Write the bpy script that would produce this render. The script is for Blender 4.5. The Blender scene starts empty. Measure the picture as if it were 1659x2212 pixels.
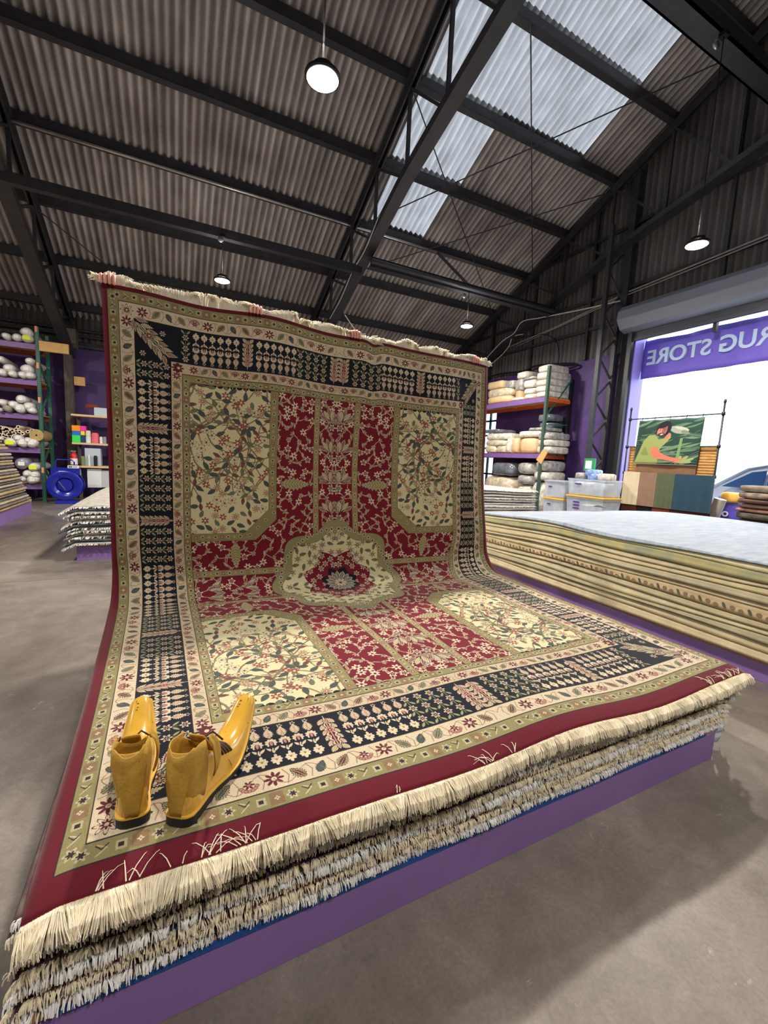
import bpy, bmesh, math, random
import numpy as np
from mathutils import Vector, Matrix, noise
PI = math.pi
S = bpy.context.scene
COL = S.collection
random.seed(7)
R_ = random.Random(11)

# ------------------------------------------------------------------ camera
FPX = 918.01
CAM = np.array([0.0, 0.0, 1.55])
RM = np.array([[0.89672882, -0.43983259, 0.04924135],
               [-0.01012164, -0.13161107, -0.99124976],
               [0.44246465, 0.88838382, -0.12247127]])
cd = bpy.data.cameras.new('camera'); cam = bpy.data.objects.new('camera', cd); COL.objects.link(cam)
cd.sensor_fit = 'VERTICAL'; cd.sensor_height = 36; cd.lens = FPX / 2212 * 36
cd.clip_start = 0.02; cd.clip_end = 400
m = Matrix.Identity(4)
for i in range(3):
    m[i][0] = RM[0][i]; m[i][1] = -RM[1][i]; m[i][2] = -RM[2][i]; m[i][3] = CAM[i]
cam.matrix_world = m
S.camera = cam

def ray(px):
    return RM.T @ np.array([px[0] - 829.5, px[1] - 1106.0, FPX])
def onx(px, x):
    d = ray(px); return Vector(CAM + (x / d[0]) * d)
def ony(px, y):
    d = ray(px); return Vector(CAM + (y / d[1]) * d)
def onz(px, z):
    d = ray(px); return Vector(CAM + ((z - 1.55) / d[2]) * d)

# ------------------------------------------------------------------ colour management, world, light
S.view_settings.view_transform = 'Standard'; S.view_settings.look = 'None'
S.view_settings.gamma = 1; S.view_settings.use_curve_mapping = False
S.view_settings.exposure = 0.18
SKY = 4.0
LAMP_W = 235.0
FILL_W = 30.0
w = bpy.data.worlds.new('world'); S.world = w; w.use_nodes = True
nt = w.node_tree; bg = nt.nodes['Background']
tc = nt.nodes.new('ShaderNodeTexCoord'); sp = nt.nodes.new('ShaderNodeSeparateXYZ'); rp = nt.nodes.new('ShaderNodeValToRGB')
nt.links.new(tc.outputs['Generated'], sp.inputs[0]); nt.links.new(sp.outputs[2], rp.inputs[0]); nt.links.new(rp.outputs[0], bg.inputs[0])
rp.color_ramp.elements[0].color = (0.62, 0.79, 1, 1); rp.color_ramp.elements[1].color = (0.92, 0.96, 1, 1)
bg.inputs[1].default_value = SKY

# ------------------------------------------------------------------ materials
def srgb(r, g, b):
    def f(c):
        c /= 255.0
        return c / 12.92 if c <= 0.04045 else ((c + 0.055) / 1.055) ** 2.4
    return (f(r), f(g), f(b), 1)

MATS = {}
def mat(name, col, rough=0.7, metal=0.0, var=0.0, vscale=8.0, stretch=(1, 1, 1), bump=0.0, bscale=60.0, emit=0.0, trans=0.0,
        sheen=0.0, coat=0.0, alpha=1.0, col2=None, detail=4, sub=0.0, spec=None):
    if name in MATS: return MATS[name]
    M = bpy.data.materials.new(name); M.use_nodes = True
    n = M.node_tree.nodes; l = M.node_tree.links; b = n['Principled BSDF']
    c = srgb(*col)
    b.inputs['Base Color'].default_value = c; b.inputs['Roughness'].default_value = rough; b.inputs['Metallic'].default_value = metal
    if sheen: b.inputs['Sheen Weight'].default_value = sheen
    if coat: b.inputs['Coat Weight'].default_value = coat; b.inputs['Coat Roughness'].default_value = 0.12
    if trans: b.inputs['Transmission Weight'].default_value = trans
    if spec is not None: b.inputs['Specular IOR Level'].default_value = spec
    if alpha < 1: b.inputs['Alpha'].default_value = alpha
    if emit:
        b.inputs['Emission Color'].default_value = c; b.inputs['Emission Strength'].default_value = emit
    t = n.new('ShaderNodeTexCoord'); mp = n.new('ShaderNodeMapping'); mp.inputs['Scale'].default_value = stretch
    l.new(t.outputs['Object'], mp.inputs[0])
    nz = n.new('ShaderNodeTexNoise'); nz.inputs['Scale'].default_value = vscale; nz.inputs['Detail'].default_value = detail
    l.new(mp.outputs[0], nz.inputs['Vector'])
    r = n.new('ShaderNodeValToRGB'); r.color_ramp.elements[0].position = 0.3; r.color_ramp.elements[1].position = 0.7
    v = max(var, 0.02)
    if col2:
        r.color_ramp.elements[0].color = srgb(*col2); r.color_ramp.elements[1].color = c
    else:
        r.color_ramp.elements[0].color = (c[0] * (1 - v), c[1] * (1 - v), c[2] * (1 - v), 1)
        r.color_ramp.elements[1].color = (min(1, c[0] * (1 + v)), min(1, c[1] * (1 + v)), min(1, c[2] * (1 + v)), 1)
    l.new(nz.outputs[0], r.inputs[0]); l.new(r.outputs[0], b.inputs['Base Color'])
    if bump:
        n2 = n.new('ShaderNodeTexNoise'); n2.inputs['Scale'].default_value = bscale; n2.inputs['Detail'].default_value = 3
        l.new(mp.outputs[0], n2.inputs['Vector'])
        bp = n.new('ShaderNodeBump'); bp.inputs['Strength'].default_value = bump; bp.inputs['Distance'].default_value = 0.01
        l.new(n2.outputs[0], bp.inputs['Height']); l.new(bp.outputs[0], b.inputs['Normal'])
    MATS[name] = M
    return M

# ------------------------------------------------------------------ mesh builder
class MB:
    def __init__(s): s.v = []; s.f = []; s.m = []
    def add(s, vs, fs, mi=0):
        o = len(s.v); s.v += [tuple(p) for p in vs]
        for f in fs: s.f.append(tuple(i + o for i in f)); s.m.append(mi)
        return s
    def box(s, a, b, mi=0):
        (x0, y0, z0), (x1, y1, z1) = a, b
        x0, x1 = min(x0, x1), max(x0, x1); y0, y1 = min(y0, y1), max(y0, y1); z0, z1 = min(z0, z1), max(z0, z1)
        return s.add([(x0, y0, z0), (x1, y0, z0), (x1, y1, z0), (x0, y1, z0), (x0, y0, z1), (x1, y0, z1), (x1, y1, z1), (x0, y1, z1)],
                     [(0, 3, 2, 1), (4, 5, 6, 7), (0, 1, 5, 4), (1, 2, 6, 5), (2, 3, 7, 6), (3, 0, 4, 7)], mi)
    def bar(s, p, q, w, h=None, up=(0, 0, 1), mi=0):
        h = h or w; p = Vector(p); q = Vector(q); d = (q - p).normalized(); up = Vector(up)
        sx = d.cross(up)
        if sx.length < 1e-4: sx = d.cross(Vector((1, 0, 0)))
        sx.normalize(); uz = sx.cross(d).normalized()
        vs = []
        for e in (p, q):
            for a, b in ((-1, -1), (1, -1), (1, 1), (-1, 1)): vs.append(e + sx * a * w / 2 + uz * b * h / 2)
        return s.add(vs, [(0, 1, 2, 3), (7, 6, 5, 4), (0, 4, 5, 1), (1, 5, 6, 2), (2, 6, 7, 3), (3, 7, 4, 0)], mi)
    def tube(s, pts, r, n=8, cap=True, mi=0):
        pts = [Vector(p) for p in pts]; rs = r if isinstance(r, (list, tuple)) else [r] * len(pts)
        vs = []; prev = None
        for i, p in enumerate(pts):
            d = (pts[min(i + 1, len(pts) - 1)] - pts[max(i - 1, 0)]).normalized()
            if prev is None:
                a = d.cross(Vector((0, 0, 1)))
                if a.length < 1e-3: a = d.cross(Vector((1, 0, 0)))
            else: a = prev - d * prev.dot(d)
            a.normalize(); prev = a; b = d.cross(a)
            for k in range(n):
                t = 2 * PI * k / n; vs.append(p + (a * math.cos(t) + b * math.sin(t)) * rs[i])
        fs = [(i * n + k, i * n + (k + 1) % n, (i + 1) * n + (k + 1) % n, (i + 1) * n + k) for i in range(len(pts) - 1) for k in range(n)]
        if cap: fs += [tuple(range(n))[::-1], tuple((len(pts) - 1) * n + k for k in range(n))]
        return s.add(vs, fs, mi)
    def lathe(s, prof, c=(0, 0, 0), n=24, axis='z', mi=0):
        vs = []
        for r, h in prof:
            for k in range(n):
                t = 2 * PI * k / n; a, b = r * math.cos(t), r * math.sin(t)
                p = {'z': (a, b, h), 'y': (a, h, b), 'x': (h, a, b)}[axis]
                vs.append((c[0] + p[0], c[1] + p[1], c[2] + p[2]))
        fs = [(i * n + k, i * n + (k + 1) % n, (i + 1) * n + (k + 1) % n, (i + 1) * n + k) for i in range(len(prof) - 1) for k in range(n)]
        if prof[0][0] > 1e-6: fs.append(tuple(range(n))[::-1])
        if prof[-1][0] > 1e-6: fs.append(tuple((len(prof) - 1) * n + k for k in range(n)))
        return s.add(vs, fs, mi)
    def grid(s, nu, nv, fn, mi=0, closeu=False):
        vs = [fn(i, j) for j in range(nv) for i in range(nu)]
        fs = [(j * nu + i, j * nu + (i + 1) % nu, (j + 1) * nu + (i + 1) % nu, (j + 1) * nu + i) for j in range(nv - 1) for i in range(nu if closeu else nu - 1)]
        return s.add(vs, fs, mi)
    def poly(s, pts, d, mi=0):
        """prism: polygon pts extruded by vector d"""
        n = len(pts); pts = [Vector(p) for p in pts]; d = Vector(d)
        return s.add(pts + [p + d for p in pts], [tuple(range(n))[::-1], tuple(range(n, 2 * n))] + [(i, (i + 1) % n, n + (i + 1) % n, n + i) for i in range(n)], mi)

INV = {}
def tag(o, label=None, cat=None, group=None, kind=None):
    if label: o['label'] = label
    if cat: o['category'] = cat
    if group: o['group'] = group
    if kind: o['kind'] = kind
    return o
def thing(name, loc, label, cat, group=None, rz=0.0):
    o = bpy.data.objects.new(name, None); COL.objects.link(o); o.location = loc; o.rotation_euler = (0, 0, rz)
    o.empty_display_size = 0.1
    INV[o.name] = (Matrix.Translation(Vector(loc)) @ Matrix.Rotation(rz, 4, 'Z')).inverted()
    return tag(o, label, cat, group)
def obj(name, mb, mats, parent=None, smooth=False, local=False, bevel=0.0, sub=0, solid=0.0, label=None, weld=False):
    me = bpy.data.meshes.new(name); vs = [Vector(p) for p in mb.v]
    if parent is not None:
        if not local:
            I = INV[parent.name]; vs = [I @ p for p in vs]
        loc = None
    else:
        xs = [p.x for p in vs]; ys = [p.y for p in vs]; zs = [p.z for p in vs]
        loc = Vector(((min(xs) + max(xs)) / 2, (min(ys) + max(ys)) / 2, min(zs))); vs = [p - loc for p in vs]
    me.from_pydata([tuple(p) for p in vs], [], mb.f)
    if not isinstance(mats, (list, tuple)): mats = [mats]
    for q in mats: me.materials.append(q)
    if len(mats) > 1: me.polygons.foreach_set('material_index', mb.m)
    if smooth: me.polygons.foreach_set('use_smooth', [True] * len(me.polygons))
    me.update()
    o = bpy.data.objects.new(name, me); COL.objects.link(o)
    if loc is not None: o.location = loc; INV[o.name] = Matrix.Translation(loc).inverted()
    else: o.parent = parent; INV[o.name] = INV[parent.name]
    if weld:
        q = o.modifiers.new('weld', 'WELD'); q.merge_threshold = 0.0005
    if solid: q = o.modifiers.new('solidify', 'SOLIDIFY'); q.thickness = solid; q.offset = -1
    if bevel: q = o.modifiers.new('bevel', 'BEVEL'); q.width = bevel; q.segments = 2; q.limit_method = 'ANGLE'
    if sub: q = o.modifiers.new('subdivision', 'SUBSURF'); q.levels = sub; q.render_levels = sub
    if label: o['label'] = label
    return o
def struct(name, mb, mats, parent=None, **k):
    o = obj(name, mb, mats, parent, **k)
    if parent is None: o['kind'] = 'structure'
    return o
def copy_tree(o, parent=None):
    c = o.copy(); COL.objects.link(c); c.parent = parent
    INV[c.name] = INV.get(o.name, Matrix())
    for ch in list(o.children): copy_tree(ch, c)
    return c

# ------------------------------------------------------------------ common materials
m_conc = mat('polished_concrete', (138, 130, 122), rough=0.34, col2=(102, 96, 90), vscale=1.1, detail=12, bump=0.02, bscale=12)
m_sheet = mat('fibre_cement_sheet', (206, 200, 198), rough=0.85, col2=(150, 143, 143), vscale=1.2, stretch=(3.5, 0.5, 0.5), detail=8)
m_wallsheet = mat('wall_sheet', (112, 108, 106), rough=0.8, col2=(78, 75, 76), vscale=1.5, stretch=(1, 4, 0.5), detail=7)
m_steel = mat('painted_steel', (50, 50, 55), rough=0.5, var=0.25, vscale=5)
m_steel_l = mat('light_steel', (150, 148, 142), rough=0.45, var=0.15)
m_pipe = mat('galvanised_pipe', (190, 190, 190), rough=0.3, metal=0.9, var=0.1)
m_purple = mat('purple_paint', (142, 110, 174), rough=0.5, var=0.06, vscale=3)
m_purplewall = mat('purple_wall_paint', (72, 48, 108), rough=0.6, var=0.15, vscale=2)
m_black = mat('black_metal', (20, 21, 25), rough=0.45)
m_white = mat('white_plastic', (225, 226, 228), rough=0.4)
m_blue = mat('blue_enamel', (24, 34, 150), rough=0.25, coat=0.5)
m_bluepaint = mat('blue_edge_paint', (28, 82, 158), rough=0.6, var=0.1)
m_ply = mat('plywood', (206, 162, 104), rough=0.7, var=0.12, vscale=12, stretch=(1, 6, 6))
m_green = mat('green_rack_paint', (40, 98, 82), rough=0.45, var=0.1)
m_purplerack = mat('purple_beam_paint', (120, 88, 150), rough=0.5, var=0.08)
m_orange = mat('orange_beam_paint', (205, 92, 42), rough=0.5, var=0.1)
m_rust = mat('rust_red_beam', (140, 62, 40), rough=0.6, var=0.15)
m_cable = mat('black_cable', (9, 9, 10), rough=0.9)
m_wcable = mat('white_cable', (200, 200, 198), rough=0.5)
m_yellownote = mat('yellow_note_paper', (226, 240, 40), rough=0.7)
m_paper = mat('white_paper', (235, 235, 232), rough=0.7)
m_shutter = mat('grey_shutter_metal', (142, 148, 162), rough=0.4, metal=0.3)
m_shutter_d = mat('dark_shutter_metal', (82, 84, 92), rough=0.5, metal=0.2)

def rib_shade(M, axis, pitch, off, lo, sock):
    """rib shading painted into the colour of a corrugated sheet, broken up by noise"""
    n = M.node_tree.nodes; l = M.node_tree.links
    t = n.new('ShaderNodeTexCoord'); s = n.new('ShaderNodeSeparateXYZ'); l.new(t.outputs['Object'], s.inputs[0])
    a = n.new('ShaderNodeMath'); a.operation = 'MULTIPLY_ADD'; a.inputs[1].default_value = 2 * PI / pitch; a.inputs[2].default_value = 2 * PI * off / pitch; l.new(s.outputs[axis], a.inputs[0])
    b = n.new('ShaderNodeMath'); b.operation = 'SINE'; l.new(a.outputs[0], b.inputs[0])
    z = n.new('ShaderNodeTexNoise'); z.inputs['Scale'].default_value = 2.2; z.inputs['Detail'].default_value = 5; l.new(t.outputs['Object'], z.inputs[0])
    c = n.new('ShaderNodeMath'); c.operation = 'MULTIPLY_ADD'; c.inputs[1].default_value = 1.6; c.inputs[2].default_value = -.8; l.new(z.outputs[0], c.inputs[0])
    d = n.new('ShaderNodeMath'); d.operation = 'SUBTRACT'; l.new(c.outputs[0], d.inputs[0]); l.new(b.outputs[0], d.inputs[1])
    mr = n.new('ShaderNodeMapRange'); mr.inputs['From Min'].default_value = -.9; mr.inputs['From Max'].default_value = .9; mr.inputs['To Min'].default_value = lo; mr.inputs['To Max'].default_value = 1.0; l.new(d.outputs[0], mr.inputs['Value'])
    src = sock.links[0].from_socket; mx = n.new('ShaderNodeVectorMath'); mx.operation = 'SCALE'; l.new(src, mx.inputs[0]); l.new(mr.outputs[0], mx.inputs['Scale']); l.new(mx.outputs[0], sock)  # sine stripes darken the furrows in the colour, as shade would
# skylight sheet: light passes through it
m_sky = bpy.data.materials.new('translucent_sheet'); m_sky.use_nodes = True
n = m_sky.node_tree.nodes; l = m_sky.node_tree.links; n.clear()
o_ = n.new('ShaderNodeOutputMaterial'); tr = n.new('ShaderNodeBsdfTranslucent'); df = n.new('ShaderNodeBsdfDiffuse'); mx = n.new('ShaderNodeMixShader')
nz = n.new('ShaderNodeTexNoise'); nz.inputs['Scale'].default_value = 3; nz.inputs['Detail'].default_value = 6
tcc = n.new('ShaderNodeTexCoord'); mpp = n.new('ShaderNodeMapping'); mpp.inputs['Scale'].default_value = (3, 0.5, 0.5)
rr = n.new('ShaderNodeValToRGB'); rr.color_ramp.elements[0].color = (0.225, 0.22, 0.225, 1); rr.color_ramp.elements[1].color = (0.34, 0.335, 0.335, 1)
rr.color_ramp.elements[0].position = 0.3; rr.color_ramp.elements[1].position = 0.7
l.new(tcc.outputs['Object'], mpp.inputs[0]); l.new(mpp.outputs[0], nz.inputs[0]); l.new(nz.outputs[0], rr.inputs[0]); l.new(rr.outputs[0], tr.inputs[0])
df.inputs[0].default_value = (0.35, 0.35, 0.36, 1); mx.inputs[0].default_value = 0.25
l.new(tr.outputs[0], mx.inputs[1]); l.new(df.outputs[0], mx.inputs[2]); l.new(mx.outputs[0], o_.inputs[0])

# ------------------------------------------------------------------ building shell
XG, YB, XW, YF = 10.0, 15.4, -9.0, -12.4
def roofz(y): return 12.15 - 0.45 * y if y >= 1.5 else 12.15 - 0.675 - 0.45 * (1.5 - y)
ZE = roofz(YB)
f = MB(); f.box((XW, YF, -0.2), (XG + 0.25, YB, 0))
# saw-cut joints in the slab are modelled as shallow dark strips of sealant
struct('floor', f, m_conc)
def floor_wear(M):
    n = M.node_tree.nodes; l = M.node_tree.links; b = n['Principled BSDF']; t = n.new('ShaderNodeTexCoord'); src = b.inputs['Base Color'].links[0].from_socket
    def nz(sc, det, dis=0.0, rough=.6):
        z = n.new('ShaderNodeTexNoise'); z.inputs['Scale'].default_value = sc; z.inputs['Detail'].default_value = det; z.inputs['Distortion'].default_value = dis; z.inputs['Roughness'].default_value = rough; l.new(t.outputs['Object'], z.inputs[0]); return z.outputs[0]
    def ramp(s, p0, p1, c0, c1):
        r = n.new('ShaderNodeValToRGB'); r.color_ramp.elements[0].position = p0; r.color_ramp.elements[1].position = p1; r.color_ramp.elements[0].color = c0; r.color_ramp.elements[1].color = c1; l.new(s, r.inputs[0]); return r.outputs[0]
    def mix(kind, a, c, f, fs=None):
        m_ = n.new('ShaderNodeMix'); m_.data_type = 'RGBA'; m_.blend_type = kind; m_.inputs[0].default_value = f
        if fs is not None: l.new(fs, m_.inputs[0])
        l.new(a, m_.inputs[6]); l.new(c, m_.inputs[7]) if not isinstance(c, tuple) else setattr(m_.inputs[7], 'default_value', c); return m_.outputs[2]
    x = mix('MULTIPLY', src, ramp(nz(.7, 4, .6), .35, .65, (.74, .70, .68, 1), (1.14, 1.13, 1.12, 1)), 1.0)
    x = mix('MULTIPLY', x, ramp(nz(7, 8, .8, .7), .3, .7, (.80, .80, .81, 1), (1.18, 1.17, 1.16, 1)), 1.0)
    x = mix('MULTIPLY', x, ramp(nz(70, 4), .3, .7, (.86, .86, .86, 1), (1.12, 1.12, 1.12, 1)), 1.0)
    x = mix('MIX', x, srgb(196, 188, 180), 0.0, ramp(nz(9, 5, 1.6, .62), .67, .74, (0, 0, 0, 1), (.55, .55, .55, 1)))
    l.new(x, b.inputs['Base Color'])
    rg_ = ramp(nz(3, 6, .5), .3, .7, (.26, .26, .26, 1), (.48, .48, .48, 1)); l.new(rg_, b.inputs['Roughness'])
floor_wear(m_conc)
jm = mat('slab_joint_sealant', (96, 90, 84), rough=0.8)
j = MB()
for x in (-2.2, 7.9): j.box((x - 0.004, YF, 0.0), (x + 0.004, YB, 0.0012))
for y in (5.9,): j.box((XW, y - 0.004, 0.0), (XG, y + 0.004, 0.0012))
struct('floor_joint', j, jm)

PITCH = 0.146
def corr(x0, x1, ya, yb, off=0.0):
    """corrugated roof sheet between two purlins, waves run across x"""
    nx = int(round((x1 - x0) / PITCH * 8)) + 1; mb = MB()
    def fn(i, jj):
        x = x0 + (x1 - x0) * i / (nx - 1); y = ya + (yb - ya) * jj
        a = 0.036 * math.sin(2 * PI * x / PITCH)
        return (x, y + a * 0.41, roofz(y) + off + a * 0.91)
    mb.grid(nx, 2, fn)
    return mb
PY = [14.9, 13.42, 11.97, 10.52, 9.13, 7.75, 6.45, 5.15, 3.8, 2.5]
rows = [YB + 0.1] + PY + [1.5]
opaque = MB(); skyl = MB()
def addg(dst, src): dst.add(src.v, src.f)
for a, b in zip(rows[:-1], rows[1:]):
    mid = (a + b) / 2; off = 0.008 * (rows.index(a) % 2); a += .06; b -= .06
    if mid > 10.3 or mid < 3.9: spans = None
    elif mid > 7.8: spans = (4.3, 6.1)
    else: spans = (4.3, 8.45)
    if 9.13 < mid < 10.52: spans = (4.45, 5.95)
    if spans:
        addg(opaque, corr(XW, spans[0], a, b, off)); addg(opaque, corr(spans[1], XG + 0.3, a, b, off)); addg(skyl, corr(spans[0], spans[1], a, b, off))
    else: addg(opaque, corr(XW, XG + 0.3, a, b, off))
oc = struct('ceiling', opaque, m_sheet, smooth=True); rib_shade(m_sheet, 0, PITCH, oc.location.x, .38, m_sheet.node_tree.nodes['Principled BSDF'].inputs['Base Color'])
oc = struct('window_1', skyl, m_sky, smooth=True); rib_shade(m_sky, 0, PITCH, oc.location.x, .45, tr.inputs[0])
c2 = MB(); c2.box((XW, YF, ZE - .2), (XG + .3, YF + 0.01, ZE)); c2.add([(XW, YF, roofz(YF)), (XG + .3, YF, roofz(YF)), (XG + .3, 1.5, roofz(1.5)), (XW, 1.5, roofz(1.5))], [(0, 1, 2, 3)])
struct('ceiling_front_slope', c2, m_sheet)

# purlins
Ls, Ms, Gs = -2.58, 3.98, 9.85
for i, y in enumerate(PY):
    p = MB(); z = roofz(y) - 0.045
    p.box((XW, y - 0.04, z - 0.17), (XG, y + 0.04, z)); p.box((XW, y - 0.04, z - 0.185), (XG, y + 0.10, z - 0.165))
    x = XW + 0.4
    while x < XG:                       # hook bolts that hold the sheets
        p.bar((x, y + 0.05, z - 0.05), (x, y + 0.05, z + 0.06), 0.012); x += 0.88
    struct('ceiling_purlin' if i == 0 else 'ceiling_purlin', p, m_steel)
# pipe under one purlin
pp = MB(); y = 10.46; pp.tube([(XW, y, roofz(10.52) - 0.262), (3.3, y, roofz(10.52) - 0.262), (XG - .1, y, roofz(10.52) - 0.262)], 0.03, 10)
tag(obj('conduit_pipe', pp, m_pipe, smooth=True), 'long shiny galvanised pipe running under one roof purlin', 'pipe')

def chordz(y): return 7.62 - 0.245 * (y - 4.3) if y < 7.6 else 6.81 - 0.38 * (y - 7.6)
def truss(X, name):
    t = MB()
    # top chord, two channels
    for dx in (-0.05, 0.05): t.bar((X + dx, YB - 0.1, roofz(YB - .1) - 0.32), (X + dx, 1.5, roofz(1.5) - 0.32), 0.03, 0.16)
    t.bar((X, YB - 0.1, roofz(YB - .1) - 0.24), (X, 1.5, roofz(1.5) - 0.24), 0.2, 0.02)
    o = struct(name, t, m_steel)
    t = MB()
    nodes = [YB - .3, 13.42, 11.97, 10.52, 9.13, 7.75, 6.45, 5.15, 3.8, 2.0]
    for a, b in zip(nodes[:-1], nodes[1:]):
        za = chordz(a); zb = chordz(b)
        t.bar((X, a, za), (X, b, zb), 0.24, 0.02); t.bar((X - 0.11, a, za + .07), (X - 0.11, b, zb + .07), 0.02, 0.14); t.bar((X + 0.11, a, za + .07), (X + 0.11, b, zb + .07), 0.02, 0.14)
    struct('truss_bottom_chord', t, m_steel, o)
    for a, b in zip(nodes[:-1], nodes[1:]):
        t = MB(); t.bar((X, b, chordz(b) + .05), (X, b, roofz(b) - 0.3), 0.06, 0.06); t.bar((X, a, roofz(a) - 0.32), (X, b, chordz(b) + 0.06), 0.07, 0.05)
        struct('truss_web', t, m_steel, o)
    return o
for X in (Ls, Ms, Gs - .12): truss(X, 'ceiling_truss')
# longitudinal beams at the lower chord
for y, zz, x0, h, wd in ((4.32, 7.86, XW, 0.03, 0.30), (9.36, 5.84, Ms, 0.0, 0.0), (9.82, 5.84, XW, -1, Ms)):
    b_ = MB()
    if h < 0:
        b_.box((x0, y - .05, zz), (wd, y + .05, zz + .16)); b_.box((x0, y - .05, zz - .012), (wd, y + .09, zz))
    elif h:
        b_.box((x0, y - wd / 2, zz), (XG - .1, y + wd / 2, zz + 0.03)); b_.box((x0, y - wd / 2, zz), (XG - .1, y - wd / 2 + 0.03, zz + 0.22)); b_.box((x0, y + wd / 2 - .03, zz), (XG - .1, y + wd / 2, zz + 0.22))
    else:
        b_.box((x0, y - 0.09, zz - .02), (XG - .3, y - .07, zz + .17)); b_.box((x0, y - 0.09, zz - .03), (XG - .3, y + .1, zz - .01)); b_.box((x0, y - 0.09, zz + .16), (XG - .3, y + .1, zz + .18))
        b_.tube([(x0, y - .12, zz + .07), (XG - .3, y - .12, zz + .07)], 0.055, 12)
    struct('ceiling_beam', b_, m_steel)
# roof-plane and bay bracing rods
br = [((4.0, 12.0), (9.8, 7.75)), ((4.0, 7.75), (9.8, 12.0)), ((5.4, 6.3), (9.6, 10.2)), ((4.0, 10.52), (9.8, 5.15)), ((Ls, 12.0), (Ls + 3, 14.9))]
for (xa, ya), (xb, yb) in br:
    b_ = MB(); b_.tube([(xa, ya, roofz(ya) - 0.3), (xb, yb, roofz(yb) - 0.3)], 0.013, 6); struct('ceiling_brace_rod', b_, m_steel)
b_ = MB(); b_.bar((6.4, 10.52, roofz(10.52) - .2), (7.0, 9.5, 6.0), 0.07); struct('ceiling_brace', b_, m_steel)

# walls ---------------------------------------------------------------
ZP = 4.47
def vcorr(a, b, z0f, z1f, place, nseg=8, pitch=0.15):
    nx = int((b - a) / pitch * nseg) + 1; mb = MB()
    def fn(i, jj):
        t = a + (b - a) * i / (nx - 1); h = (z0f(t), z1f(t))[jj]; return place(t, 0.02 * math.sin(2 * PI * t / pitch), h)
    mb.grid(nx, 2, fn); return mb
# gable wall (right)
DY0, DY1, DZ = 2.4, 6.98, 4.98
wg = MB()
wg.box((XG, DY1, 0), (XG + 0.25, 11.75, ZP)); wg.box((XG, 12.8, 0), (XG + 0.25, YB + .2, ZP)); wg.box((XG, 11.75, 3.55), (XG + 0.25, 12.8, ZP))
wg.box((XG, YF, 0), (XG + 0.25, DY0, ZP)); wg.box((XG, 11.75, 0), (XG + 0.25, 12.8, 0.35))
struct('wall_right', wg, m_purplewall)
up = vcorr(DY1, YB + .1, lambda t: ZP - 0.05, lambda t: roofz(t) + 0.05, lambda t, d, h: (XG + 0.03 + d, t, h))
addg(up, vcorr(DY0, DY1, lambda t: DZ + .05, lambda t: roofz(t) + 0.05, lambda t, d, h: (XG + 0.03 + d, t, h)))
addg(up, vcorr(YF, DY0, lambda t: ZP, lambda t: roofz(t) + 0.05, lambda t, d, h: (XG + 0.03 + d, t, h)))
oc = struct('wall_right_upper', up, m_wallsheet, smooth=True); rib_shade(m_wallsheet, 1, .15, oc.location.y, .6, m_wallsheet.node_tree.nodes['Principled BSDF'].inputs['Base Color'])
gr = MB()
for z in (5.95, 5.2): gr.box((XG - 0.06, 2.0, z), (XG, YB, z + 0.08))
for z in (7.4,): gr.box((XG - 0.06, 2.0, z), (XG, 10.5, z + 0.08))
for y in (12.2, 10.3, 8.3, 5.2): gr.box((XG - 0.08, y, ZP), (XG, y + 0.07, roofz(y) - .1))
struct('wall_right_girt', gr, m_steel)
cg = MB(); cg.tube([(XG - .1, 12.6, 5.3), (XG - .12, 9.5, 5.55), (XG - .12, 7.2, 5.85), (XG - .12, 3.0, 6.1)], 0.018, 8); cg.tube([(XG - .1, 11, 5.35), (XG - .14, 7.2, 5.78), (XG - .14, 3.0, 6.03)], 0.014, 8)
tag(obj('conduit_pipe', cg, m_steel_l, smooth=True), 'thin metal conduits along the gable wall above the roller door', 'pipe')
# back wall and the two unseen walls
wb = MB(); wb.box((XW, YB, 0), (XG, YB + 0.2, 4.35)); struct('wall_back', wb, m_purplewall)
wu = vcorr(XW, XG, lambda t: 4.3, lambda t: ZE + .1, lambda t, d, h: (t, YB + 0.05 + d, h)); struct('wall_back_upper', wu, m_wallsheet, smooth=True)
wl = MB(); wl.add([(XW, YF, 0), (XW, YB, 0), (XW, YB, ZE), (XW, 1.5, roofz(1.5)), (XW, YF, ZE)], [(0, 1, 2, 3, 4)]); struct('wall_left', wl, m_wallsheet, solid=0.05)
wf = MB(); wf.box((XW, YF - 0.1, 0), (XG, YF, ZE)); struct('wall_front', wf, m_wallsheet)
ev = MB()
for z, yy in ((4.42, YB - .1), (4.62, YB - .14), (4.78, YB - .1)): ev.tube([(XW, yy, z), (XG - .3, yy, z)], 0.035, 8)
ev.box((XW, YB - .12, 4.3), (XG - .3, YB, 4.38))
struct('wall_back_pipes', ev, m_steel)
# steel columns
def laced(x0, x1, y, z1, wdt=0.09):
    c = MB(); c.box((x0 - wdt / 2, y - .05, 0), (x0 + wdt / 2, y + .05, z1)); c.box((x1 - wdt / 2, y - .05, 0), (x1 + wdt / 2, y + .05, z1))
    z = 0.3; k = 0
    while z < z1 - .5:
        a, b = (x0, x1) if k % 2 == 0 else (x1, x0)
        c.bar((a, y, z), (b, y, z + 0.5), 0.045, 0.03); z += 0.5; k += 1
    return c
struct('column_1', laced(9.35, 9.88, 7.42, 7.3), m_steel)
kb = MB(); kb.box((9.82, 7.2, 5.3), (9.97, 7.36, roofz(7.3) - .3)); struct('column_2', kb, m_steel)
m_post = mat('weathered_timber_post', (96, 88, 82), rough=0.8, var=0.25, vscale=6, stretch=(4, 4, .6))
cb = MB(); cb.box((-2.72, 14.95, 0), (-2.52, 15.15, 4.6)); cb.box((-2.78, 14.85, 4.2), (-2.4, 15.2, 4.7)); struct('column_3', cb, m_post)
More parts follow.
